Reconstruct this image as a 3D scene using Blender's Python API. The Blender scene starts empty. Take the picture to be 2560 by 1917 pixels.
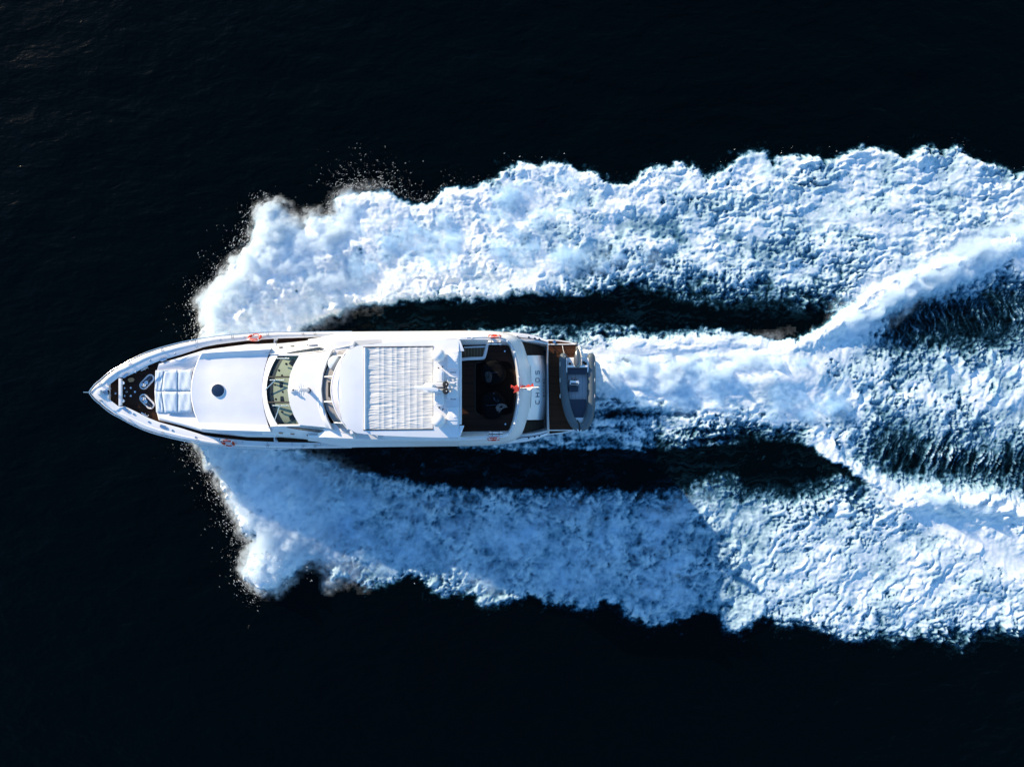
import bpy, bmesh, math, random
import numpy as np
from mathutils import Vector, Matrix

# ---------------------------------------------------------------- camera, sky, sun, exposure
scene = bpy.context.scene
COL = scene.collection
FPX, CAM_H, CU, CV = 2117.0, 49.0, 1280.0, 958.5      # survey scale of the 2560 x 1917 frame
cam_data = bpy.data.cameras.new('camera')
cam_data.sensor_fit = 'HORIZONTAL'
cam_data.sensor_width = 36.0
cam_data.lens = 36.0 * FPX / 2560.0
cam_data.clip_end = 6000.0
cam = bpy.data.objects.new('camera', cam_data)
COL.objects.link(cam)
cam.location = (0, 0, CAM_H)                          # a drone looking straight down
scene.camera = cam

SUN_EL, SUN_AZ = math.radians(19.5), (-0.745, 0.667)  # sun low, ahead of the yacht and to starboard
world = bpy.data.worlds.new('World')
scene.world = world
world.use_nodes = True
wn = world.node_tree.nodes
bg = wn['Background']
sky = wn.new('ShaderNodeTexSky')
sky.sky_type = 'NISHITA'
sky.sun_disc = False
sky.sun_elevation = SUN_EL
sky.sun_rotation = math.atan2(SUN_AZ[0], SUN_AZ[1])
sky.air_density = 1.7
sky.dust_density = 0.0
sky.ozone_density = 8.0
world.node_tree.links.new(sky.outputs[0], bg.inputs[0])
bg.inputs[1].default_value = 0.15
sun_data = bpy.data.lights.new('sun', 'SUN')
sun_data.energy = 4.3
sun_data.angle = math.radians(0.5)
sun_data.color = (1.0, 0.80, 0.55)
sun = bpy.data.objects.new('sun', sun_data)
COL.objects.link(sun)
sun_dir = Vector((SUN_AZ[0] * math.cos(SUN_EL), SUN_AZ[1] * math.cos(SUN_EL), math.sin(SUN_EL)))
sun.rotation_euler = sun_dir.to_track_quat('Z', 'Y').to_euler()
sun.location = sun_dir * 60
scene.view_settings.view_transform = 'Standard'
scene.view_settings.look = 'None'
scene.view_settings.exposure = 0.86
scene.view_settings.gamma = 1.0
scene.cycles.max_bounces = 8
scene.cycles.use_denoising = True
scene.cycles.transparent_max_bounces = 8
scene.cycles.volume_bounces = 6
scene.cycles.caustics_reflective = False
scene.cycles.caustics_refractive = False

random.seed(7)
RNG = np.random.default_rng(11)

# ---------------------------------------------------------------- measuring and mesh helpers
def P(u, v, z):
    """surveyed point (u, v in survey pixels) at height z metres -> world"""
    s = (CAM_H - z) / FPX
    return Vector(((u - CU) * s, -(v - CV) * s, z))
def yc(u):                       # keel line of the yacht in the survey
    return 980.5 - (u - 226) * 0.0105
def Q(u, w, z):                  # w: offset from the keel line, + to port
    return P(u, yc(u) + w, z)
def ip(x, pts):                  # piecewise linear
    xs = [p[0] for p in pts]
    return float(np.interp(x, xs, [p[1] for p in pts]))

def root_of(o):
    while o.parent: o = o.parent
    return o
def link(name, me, mat, parent):
    o = bpy.data.objects.new(name, me)
    COL.objects.link(o)
    if mat is not None and not me.materials: me.materials.append(mat)
    if parent is not None: o.parent = parent
    return o
def mesh(name, verts, faces, mat, parent=None, smooth=True, angle=35, recalc=True, bevel=0.0, seg=2):
    org = root_of(parent).location if parent is not None else Vector((0, 0, 0))
    bm = bmesh.new()
    vs = [bm.verts.new(Vector(v) - org) for v in verts]
    for f in faces:
        try: bm.faces.new([vs[i] for i in f])
        except ValueError: pass
    bmesh.ops.remove_doubles(bm, verts=bm.verts, dist=1e-5)
    if recalc: bmesh.ops.recalc_face_normals(bm, faces=bm.faces)
    if bevel:
        es = [e for e in bm.edges if len(e.link_faces) == 2 and e.calc_face_angle(0) > math.radians(40)]
        bmesh.ops.bevel(bm, geom=es, offset=bevel, segments=seg, profile=0.6, affect='EDGES', clamp_overlap=True)
    me = bpy.data.meshes.new(name)
    bm.to_mesh(me); bm.free()
    if smooth:
        me.polygons.foreach_set('use_smooth', [True] * len(me.polygons))
        me.set_sharp_from_angle(angle=math.radians(angle))
    return link(name, me, mat, parent)
def loft(name, rows, mat, parent=None, closed=False, cap=False, **k):
    n = len(rows[0]); vs = [p for r in rows for p in r]; fs = []
    for i in range(len(rows) - 1):
        for j in range(n if closed else n - 1):
            a, b = i * n + j, i * n + (j + 1) % n
            fs.append((a, b, b + n, a + n))
    if cap:
        fs.append(tuple(range(n))); fs.append(tuple(range((len(rows) - 1) * n, len(rows) * n)))
    return mesh(name, vs, fs, mat, parent, **k)
def slab(name, outline, z1, z0, mat, parent=None, bevel=0.02, **k):
    """outline [(u,v)] surveyed at its top z1 (number or list), vertical walls down to z0"""
    zs = z1 if isinstance(z1, (list, tuple)) else [z1] * len(outline)
    top = [P(u, v, z) for (u, v), z in zip(outline, zs)]
    bot = [Vector((p.x, p.y, z0)) for p in top]
    n = len(top)
    fs = [tuple(range(n)), tuple(range(n, 2 * n))] + [(i, (i + 1) % n, n + (i + 1) % n, n + i) for i in range(n)]
    return mesh(name, top + bot, fs, mat, parent, bevel=bevel, **k)
def tube(name, pts, r, mat, parent=None, closed=False, n=8, cap=True):
    pts = [Vector(p) for p in pts]; rows = []; m = len(pts)
    rr = r if isinstance(r, (list, tuple)) else [r] * m
    for i, p in enumerate(pts):
        a = pts[(i - 1) % m] if (closed or i > 0) else p
        b = pts[(i + 1) % m] if (closed or i < m - 1) else p
        t = (b - a).normalized()
        up = Vector((0, 0, 1)) if abs(t.z) < 0.9 else Vector((1, 0, 0))
        s = t.cross(up).normalized(); q = s.cross(t)
        rows.append([p + (s * math.cos(2 * math.pi * j / n) + q * math.sin(2 * math.pi * j / n)) * rr[i] for j in range(n)])
    if closed: rows.append(rows[0])
    return loft(name, rows, mat, parent, closed=True, cap=cap and not closed, angle=60)
def lathe(name, c, prof, mat, parent=None, n=20, axis=None, sx=1, sy=1, angle=40):
    """prof [(r, h)] round the vertical (or axis) through c"""
    c = Vector(c); rot = Matrix.Identity(3)
    if axis is not None: rot = Vector(axis).normalized().to_track_quat('Z', 'Y').to_matrix()
    rows = [[c + rot @ Vector((r * sx * math.cos(2 * math.pi * j / n), r * sy * math.sin(2 * math.pi * j / n), h)) for j in range(n)] for r, h in prof]
    return loft(name, rows, mat, parent, closed=True, cap=True, angle=angle)
def smooth_path(pts, k=4, closed=False):
    """Catmull-Rom through the points"""
    pts = [tuple(p) for p in pts]; n = len(pts); out = []
    for i in range(n if closed else n - 1):
        p0 = pts[(i - 1) % n] if (closed or i > 0) else pts[i]
        p1, p2 = pts[i], pts[(i + 1) % n]
        p3 = pts[(i + 2) % n] if (closed or i + 2 < n) else p2
        for s in range(k):
            t = s / k
            out.append(tuple(0.5 * ((2 * b) + (-a + c) * t + (2 * a - 5 * b + 4 * c - d) * t * t + (-a + 3 * b - 3 * c + d) * t ** 3)
                             for a, b, c, d in zip(p0, p1, p2, p3)))
    if not closed: out.append(pts[-1])
    return out
def thing(name, loc, label, cat, group=None):
    o = bpy.data.objects.new(name, None); COL.objects.link(o)
    o.location = loc; o.empty_display_size = 0.3
    o['label'] = label; o['category'] = cat
    if group: o['group'] = group
    return o
def tag(o, label, cat, group=None):
    o['label'] = label; o['category'] = cat
    if group: o['group'] = group
    return o

# ---------------------------------------------------------------- procedural materials
def material(name, col, rough=0.5, metal=0.0, var=0.06, scale=3.0, bump=0.0, bscale=40.0, coat=0.0, spec=0.5, stretch=None):
    m = bpy.data.materials.new(name); m.use_nodes = True
    nt = m.node_tree; n, l = nt.nodes, nt.links
    b = n['Principled BSDF']
    b.inputs['Roughness'].default_value = rough
    b.inputs['Metallic'].default_value = metal
    b.inputs['Coat Weight'].default_value = coat
    b.inputs['Coat Roughness'].default_value = 0.08
    b.inputs['Specular IOR Level'].default_value = spec
    tc = n.new('ShaderNodeTexCoord'); mp = n.new('ShaderNodeMapping')
    l.new(tc.outputs['Object'], mp.inputs[0])
    if stretch: mp.inputs['Scale'].default_value = stretch
    t = n.new('ShaderNodeTexNoise'); t.inputs['Scale'].default_value = scale; t.inputs['Detail'].default_value = 5
    l.new(mp.outputs[0], t.inputs['Vector'])
    r = n.new('ShaderNodeValToRGB')
    r.color_ramp.elements[0].position, r.color_ramp.elements[1].position = 0.3, 0.7
    r.color_ramp.elements[0].color = (*[max(0, c * (1 - var)) for c in col], 1)
    r.color_ramp.elements[1].color = (*[min(1, c * (1 + var)) for c in col], 1)
    l.new(t.outputs['Fac'], r.inputs[0]); l.new(r.outputs[0], b.inputs['Base Color'])
    if bump:
        t2 = n.new('ShaderNodeTexNoise'); t2.inputs['Scale'].default_value = bscale; t2.inputs['Detail'].default_value = 3
        l.new(mp.outputs[0], t2.inputs['Vector'])
        bp = n.new('ShaderNodeBump'); bp.inputs['Strength'].default_value = bump; bp.inputs['Distance'].default_value = 0.02
        l.new(t2.outputs['Fac'], bp.inputs['Height']); l.new(bp.outputs[0], b.inputs['Normal'])
    return m
def teak(name, col, axis=1, plank=0.07):
    """laid deck: narrow planks with dark caulking, running fore and aft"""
    m = bpy.data.materials.new(name); m.use_nodes = True
    n, l = m.node_tree.nodes, m.node_tree.links
    b = n['Principled BSDF']; b.inputs['Roughness'].default_value = 0.55; b.inputs['Specular IOR Level'].default_value = 0.12
    tc = n.new('ShaderNodeTexCoord'); sp = n.new('ShaderNodeSeparateXYZ'); l.new(tc.outputs['Object'], sp.inputs[0])
    mo = n.new('ShaderNodeMath'); mo.operation = 'PINGPONG'; mo.inputs[1].default_value = plank / 2
    l.new(sp.outputs[axis], mo.inputs[0])
    lt = n.new('ShaderNodeMath'); lt.operation = 'LESS_THAN'; lt.inputs[1].default_value = 0.004
    l.new(mo.outputs[0], lt.inputs[0])
    fl = n.new('ShaderNodeMath'); fl.operation = 'SNAP'; fl.inputs[1].default_value = plank
    l.new(sp.outputs[axis], fl.inputs[0])
    wn_ = n.new('ShaderNodeTexWhiteNoise'); wn_.noise_dimensions = '1D'; l.new(fl.outputs[0], wn_.inputs['W'])
    mp = n.new('ShaderNodeMapping'); mp.inputs['Scale'].default_value = (1.2, 22, 1) if axis == 1 else (22, 1.2, 1)
    l.new(tc.outputs['Object'], mp.inputs[0])
    g = n.new('ShaderNodeTexNoise'); g.inputs['Scale'].default_value = 2.0; g.inputs['Detail'].default_value = 6
    l.new(mp.outputs[0], g.inputs['Vector'])
    ad = n.new('ShaderNodeMath'); ad.operation = 'ADD'; l.new(wn_.outputs[0], ad.inputs[0]); l.new(g.outputs['Fac'], ad.inputs[1])
    r = n.new('ShaderNodeValToRGB'); l.new(ad.outputs[0], r.inputs[0])
    r.color_ramp.elements[0].position, r.color_ramp.elements[1].position = 0.4, 1.5
    r.color_ramp.elements[0].color = (*[c * 0.6 for c in col], 1); r.color_ramp.elements[1].color = (*[c * 1.5 for c in col], 1)
    mx = n.new('ShaderNodeMix'); mx.data_type = 'RGBA'
    l.new(lt.outputs[0], mx.inputs[0]); l.new(r.outputs[0], mx.inputs[6]); mx.inputs[7].default_value = (0.008, 0.008, 0.008, 1)
    l.new(mx.outputs[2], b.inputs['Base Color'])
    return m
def glass(name, tint, refl=0.1):
    m = bpy.data.materials.new(name); m.use_nodes = True
    n, l = m.node_tree.nodes, m.node_tree.links
    n.remove(n['Principled BSDF'])
    tr = n.new('ShaderNodeBsdfTransparent'); tr.inputs[0].default_value = (*tint, 1)
    gl = n.new('ShaderNodeBsdfGlossy'); gl.inputs['Roughness'].default_value = 0.03
    lw = n.new('ShaderNodeLayerWeight'); lw.inputs['Blend'].default_value = refl
    ns = n.new('ShaderNodeTexNoise'); ns.inputs['Scale'].default_value = 0.8
    bp = n.new('ShaderNodeBump'); bp.inputs['Strength'].default_value = 0.05; l.new(ns.outputs['Fac'], bp.inputs['Height'])
    l.new(bp.outputs[0], gl.inputs['Normal'])
    mx = n.new('ShaderNodeMixShader')
    l.new(lw.outputs['Fresnel'], mx.inputs[0]); l.new(tr.outputs[0], mx.inputs[1]); l.new(gl.outputs[0], mx.inputs[2])
    l.new(mx.outputs[0], n['Material Output'].inputs[0])
    return m

M = {
    'gelcoat': material('white_gelcoat', (0.80, 0.80, 0.80), 0.28, coat=0.25, var=0.025, scale=0.9, bump=0.03, bscale=1.5),
    'nonskid': material('nonskid_deck', (0.74, 0.75, 0.77), 0.6, var=0.035, scale=1.3, bump=0.12, bscale=55),
    'cream': material('cream_gelcoat', (0.72, 0.68, 0.62), 0.35, coat=0.2, var=0.03, scale=1.0),
    'teak': teak('teak_deck', (0.060, 0.026, 0.013)),
    'teak_dark': teak('dark_teak_deck', (0.026, 0.012, 0.007)),
    'teak_warm': teak('warm_teak_platform', (0.046, 0.019, 0.009)),
    'tread': material('stair_tread_teak', (0.10, 0.055, 0.022), 0.5, var=0.3, scale=14, stretch=(1, 10, 1)),
    'nosing': material('tread_nosing', (0.20, 0.15, 0.08), 0.4, var=0.1),
    'steel': material('polished_stainless', (0.72, 0.73, 0.75), 0.16, metal=1.0, var=0.05),
    'chrome_dark': material('dark_chrome', (0.10, 0.11, 0.13), 0.25, metal=1.0, var=0.1),
    'name_chrome': material('name_chrome', (0.24, 0.28, 0.34), 0.25, metal=1.0, var=0.1),
    'rubber': material('black_rubber', (0.012, 0.012, 0.013), 0.7, var=0.2),
    'cushion': material('pale_blue_sunpad_fabric', (0.60, 0.68, 0.74), 0.85, var=0.05, scale=5, bump=0.3, bscale=14),
    'canvas': material('grey_white_canvas', (0.62, 0.62, 0.60), 0.85, var=0.07, scale=4, bump=0.15, bscale=60),
    'navy': material('navy_vinyl', (0.012, 0.022, 0.045), 0.5, var=0.15),
    'hatch': material('dark_blue_hatch_lens', (0.006, 0.022, 0.060), 0.35, var=0.2, scale=6, coat=0.2),
    'hypalon': material('grey_blue_hypalon', (0.075, 0.105, 0.125), 0.55, var=0.08, scale=4, bump=0.08, bscale=30),
    'tender_floor': material('pale_tender_floor', (0.34, 0.35, 0.38), 0.6, var=0.06, scale=8),
    'cowl': material('grey_outboard_cowl', (0.16, 0.17, 0.17), 0.2, metal=0.6, var=0.1, coat=0.5),
    'orange': material('orange_lifebuoy', (0.62, 0.050, 0.012), 0.5, var=0.12, scale=6),
    'tape': material('white_reflective_tape', (0.75, 0.75, 0.74), 0.35, var=0.04),
    'red': material('red_ensign_cloth', (0.45, 0.032, 0.022), 0.75, var=0.2, scale=9, bump=0.2, bscale=25),
    'flagwhite': material('white_flag_cloth', (0.72, 0.70, 0.68), 0.75, var=0.06),
    'beige': material('beige_dashboard', (0.37, 0.39, 0.32), 0.7, var=0.06, scale=5),
    'black': material('matt_black', (0.010, 0.011, 0.013), 0.6, var=0.2),
    'dark': material('dark_upholstery', (0.0025, 0.003, 0.004), 0.9, spec=0.08, var=0.25, scale=6, bump=0.3, bscale=12),
    'rug': material('dark_deck_rug', (0.004, 0.0035, 0.0035), 0.9, spec=0.08, var=0.2, scale=30),
    'rugedge': material('grey_rug_border', (0.03, 0.022, 0.018), 0.9, var=0.15, scale=20),
    'greycloth': material('grey_cushion_cloth', (0.018, 0.022, 0.026), 0.9, var=0.15, scale=9, bump=0.3, bscale=20),
    'towel': material('pale_grey_towel', (0.12, 0.11, 0.105), 0.95, var=0.12, scale=12, bump=0.4, bscale=40),
    'bluetowel': material('dark_blue_towel', (0.014, 0.024, 0.040), 0.95, var=0.2, scale=14, bump=0.4, bscale=40),
    'wood': material('oiled_wood', (0.50, 0.29, 0.14), 0.5, var=0.25, scale=10, stretch=(1, 9, 1)),
    'lilac': material('smoked_acrylic_lip', (0.58, 0.56, 0.60), 0.2, var=0.08, scale=3, coat=0.4),
    'flyinner': material('grey_flybridge_lining', (0.60, 0.58, 0.56), 0.7, var=0.08),
    'glass': glass('windscreen_glass', (0.80, 0.86, 0.82)),
    'smoke': glass('smoked_flybridge_glass', (0.70, 0.70, 0.71)),
    'darkglass': material('dark_side_glass', (0.010, 0.016, 0.020), 0.08, var=0.1, spec=0.6),
    'bottom': material('dark_blue_bottom_paint', (0.02, 0.03, 0.06), 0.5),
}
# ---------------------------------------------------------------- the sea and the wake
def sea_material():
    m = bpy.data.materials.new('sea_water'); m.use_nodes = True
    n, l = m.node_tree.nodes, m.node_tree.links
    b = n['Principled BSDF']; b.inputs['IOR'].default_value = 1.33; b.inputs['Specular IOR Level'].default_value = 0.11
    at = n.new('ShaderNodeAttribute'); at.attribute_name = 'foam'
    r = n.new('ShaderNodeValToRGB'); l.new(at.outputs['Fac'], r.inputs[0])
    cr = r.color_ramp
    cr.elements[0].position = 0.0; cr.elements[0].color = (0.0001, 0.0013, 0.0017, 1)
    cr.elements[1].position = 1.0; cr.elements[1].color = (0.88, 0.89, 0.90, 1)
    for p, c in ((0.20, (0.006, 0.028, 0.046)), (0.45, (0.09, 0.21, 0.29)), (0.74, (0.42, 0.56, 0.63))):
        e = cr.elements.new(p); e.color = (*c, 1)
    l.new(r.outputs[0], b.inputs['Base Color'])
    ro = n.new('ShaderNodeMapRange'); ro.inputs[1].default_value, ro.inputs[2].default_value = 0.05, 0.5
    ro.inputs[3].default_value, ro.inputs[4].default_value = 0.17, 0.85
    l.new(at.outputs['Fac'], ro.inputs[0]); l.new(ro.outputs[0], b.inputs['Roughness'])
    ge = n.new('ShaderNodeNewGeometry')
    mp = n.new('ShaderNodeMapping'); mp.inputs['Rotation'].default_value = (0, 0, math.radians(-35)); mp.inputs['Scale'].default_value = (1.0, 1.9, 1.0)
    l.new(ge.outputs['Position'], mp.inputs[0])
    hs = None
    for sc_, wt, d in ((0.11, 3.2, 2), (0.42, 1.2, 3), (1.7, 0.33, 3)):
        t = n.new('ShaderNodeTexNoise'); t.inputs['Scale'].default_value = sc_; t.inputs['Detail'].default_value = d; t.inputs['Distortion'].default_value = 0.4
        l.new(mp.outputs[0], t.inputs['Vector'])
        mu = n.new('ShaderNodeMath'); mu.operation = 'MULTIPLY'; mu.inputs[1].default_value = wt; l.new(t.outputs['Fac'], mu.inputs[0])
        if hs is None: hs = mu
        else:
            a = n.new('ShaderNodeMath'); a.operation = 'ADD'; l.new(hs.outputs[0], a.inputs[0]); l.new(mu.outputs[0], a.inputs[1]); hs = a
    bp = n.new('ShaderNodeBump'); bp.inputs['Strength'].default_value = 1.0; bp.inputs['Distance'].default_value = 0.13
    st = n.new('ShaderNodeMapRange'); st.inputs[1].default_value, st.inputs[2].default_value = 0.1, 0.6
    st.inputs[3].default_value, st.inputs[4].default_value = 1.0, 0.0
    l.new(at.outputs['Fac'], st.inputs[0]); l.new(st.outputs[0], bp.inputs['Strength'])
    l.new(hs.outputs[0], bp.inputs['Height']); l.new(bp.outputs[0], b.inputs['Normal'])
    return m
M['sea'] = sea_material()
R = 2600.0
sea = mesh('sea', [(-R, -R, 0), (R, -R, 0), (R, R, 0), (-R, R, 0)], [(0, 1, 2, 3)], M['sea'], smooth=False)
sea['kind'] = 'structure'; sea['label'] = 'near-black open sea with faint blue ripples round the yacht'; sea['category'] = 'sea'

GT = np.random.default_rng(5).random((16, 256, 256)) * 2 * np.pi
def perlin(x, y, s=0):
    xi = np.floor(x).astype(np.int64); yi = np.floor(y).astype(np.int64)
    xf = x - xi; yf = y - yi
    g = GT[s % 16]
    def d(ix, iy):
        a = g[(xi + ix) & 255, (yi + iy) & 255]
        return np.cos(a) * (xf - ix) + np.sin(a) * (yf - iy)
    sx = xf * xf * xf * (xf * (xf * 6 - 15) + 10); sy = yf * yf * yf * (yf * (yf * 6 - 15) + 10)
    a = d(0, 0); b = d(1, 0); c = d(0, 1); e = d(1, 1)
    return ((a + sx * (b - a)) * (1 - sy) + (c + sx * (e - c)) * sy) * 1.5
def fbm(x, y, o=4, s=0, gain=0.5):
    t = np.zeros_like(x); a = 1.0; n = 0.0
    for i in range(o):
        t += a * perlin(x * 2 ** i + 17.3 * i, y * 2 ** i + 5.1 * i, s + i); n += a; a *= gain
    return t / n
def ridge(x, y, o=3, s=0):
    t = np.zeros_like(x); a = 1.0; n = 0.0
    for i in range(o):
        t += a * (1 - np.abs(perlin(x * 2 ** i + 9.7 * i, y * 2 ** i + 3.3 * i, s + i)) * 1.6); n += a; a *= 0.55
    return t / n
def sstep(a, b, x):
    t = np.clip((x - a) / (b - a), 0, 1); return t * t * (3 - 2 * t)
def dist_line(u, v, pts):
    d = np.full_like(u, 1e9)
    for (x0, y0), (x1, y1) in zip(pts[:-1], pts[1:]):
        dx, dy = x1 - x0, y1 - y0
        t = np.clip(((u - x0) * dx + (v - y0) * dy) / (dx * dx + dy * dy + 1e-9), 0, 1)
        d = np.minimum(d, (u - x0 - t * dx) ** 2 + (v - y0 - t * dy) ** 2)
    return np.sqrt(d)
def inside(u, v, pts):
    c = np.zeros(u.shape, bool)
    for (x0, y0), (x1, y1) in zip(pts, pts[1:] + pts[:1]):
        if y0 == y1: continue
        c ^= ((y0 > v) != (y1 > v)) & (u < (x1 - x0) * (v - y0) / (y1 - y0) + x0)
    return c
def sdist(u, v, pts):            # positive inside
    d = dist_line(u, v, pts + pts[:1])
    return np.where(inside(u, v, pts), d, -d)

# outlines of the foam, surveyed
U_LEAD = [(520, 900), (470, 862), (488, 810), (474, 775), (472, 748), (505, 712), (542, 676), (570, 640), (600, 605), (613, 580), (618, 545), (624, 518), (648, 500), (670, 499)]
U_LEAD = [(1280 + (a - 1280) * 0.968, 958 + (b - 958) * 0.975) for a, b in U_LEAD]
U_OUT = U_LEAD + [(709, 522), (740, 545), (760, 560), (765, 528), (800, 540), (834, 541), (827, 500), (855, 482), (882, 471), (925, 474), (965, 471), (1016, 496), (1050, 508), (1074, 503), (1100, 474),
         (1127, 460), (1180, 458), (1217, 446), (1260, 413), (1311, 399), (1345, 402), (1376, 391), (1420, 404), (1456, 420), (1488, 424), (1543, 449), (1579, 453), (1608, 410), (1669, 406), (1705, 399), (1745, 412),
         (1765, 432), (1796, 417), (1820, 395), (1840, 377), (1887, 368), (1920, 380), (1930, 400), (1950, 382), (1991, 377), (2040, 384), (2067, 390), (2100, 377), (2143, 359), (2190, 365), (2230, 363), (2259, 384), (2295, 357),
         (2345, 360), (2393, 353), (2422, 381), (2483, 402), (2538, 424), (2570, 415), (2700, 420), (3000, 370)]
U_IN = [(640, 890), (740, 850), (779, 822), (830, 802), (875, 785), (914, 772), (984, 770), (1050, 765), (1108, 757), (1180, 760), (1253, 757), (1318, 742), (1370, 750), (1434, 756), (1506, 742), (1560, 728), (1597, 738), (1651, 757),
        (1723, 775), (1800, 787), (1870, 790), (1941, 795), (2049, 790), (2100, 796), (2200, 748), (2400, 680), (2560, 610), (3000, 430)]
L_LEAD = [(520, 1060), (458, 1100), (474, 1138), (490, 1175), (522, 1183), (526, 1217), (550, 1262), (571, 1303), (577, 1334), (608, 1355), (597, 1389), (586, 1441), (600, 1465), (615, 1479), (646, 1490)]
L_LEAD = [(1280 + (a - 1280) * 0.968, 958 + (b - 958) * 0.975) for a, b in L_LEAD]
L_OUT = L_LEAD + [(694, 1480), (735, 1441), (760, 1412), (780, 1408), (800, 1412), (818, 1432), (820, 1472), (852, 1461), (885, 1465), (921, 1480), (955, 1472), (990, 1461), (1024, 1448), (1050, 1460), (1065, 1475), (1093, 1499),
         (1140, 1498), (1178, 1492), (1188, 1518), (1219, 1532), (1260, 1522), (1324, 1500), (1366, 1518), (1450, 1532), (1495, 1535), (1517, 1512), (1530, 1525), (1569, 1560), (1608, 1567), (1667, 1570), (1710, 1560), (1758, 1539),
         (1790, 1548), (1807, 1589), (1854, 1591), (1905, 1558), (1945, 1578), (1975, 1582), (1990, 1570), (2032, 1584), (2090, 1605), (2151, 1616), (2206, 1613), (2231, 1627), (2296, 1611), (2350, 1625), (2412, 1638),
         (2463, 1605), (2503, 1605), (2539, 1616), (2570, 1605), (2700, 1650), (3000, 1730)]
L_IN = [(680, 1060), (760, 1110), (801, 1130), (852, 1151), (905, 1166), (955, 1178), (1020, 1190), (1076, 1202), (1200, 1211), (1310, 1213), (1400, 1210), (1485, 1206), (1590, 1216), (1650, 1212), (1713, 1196), (1783, 1170), (1843, 1165),
        (1887, 1190), (1950, 1188), (2014, 1180), (2096, 1164), (2181, 1206), (2305, 1300), (2448, 1390), (2560, 1450), (3000, 1675)]
S_POLY = [(1040, 850), (1130, 829), (1250, 812), (1330, 806), (1430, 801), (1480, 794), (1560, 802), (1600, 813), (1650, 814), (1699, 809), (1760, 812), (1808, 820), (1870, 832), (1932, 842), (1990, 846), (2030, 823), (2100, 772), (2200, 705), (2400, 640), (2560, 570), (3000, 390),
          (3000, 1690), (2560, 1465), (2448, 1406), (2305, 1317), (2181, 1223), (2106, 1173), (2060, 1145), (2032, 1128), (1982, 1108), (1880, 1108), (1808, 1116), (1740, 1124), (1659, 1134), (1560, 1128), (1485, 1130), (1380, 1130), (1293, 1137), (1205, 1133), (1100, 1116), (1040, 1100)]
CREST_U = [(1880, 900), (1960, 866), (2030, 838), (2110, 796), (2200, 740), (2290, 692), (2400, 640), (2480, 605), (2570, 560), (3000, 380)]
CREST_L = [(1960, 1098), (2040, 1133), (2110, 1180), (2190, 1225), (2270, 1268), (2350, 1305), (2450, 1352), (2570, 1410), (3000, 1600)]
PUFF_L = [(2250, 1247), (2300, 1240), (2360, 1250), (2420, 1262), (2490, 1260), (2560, 1290), (3000, 1450)]

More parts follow.
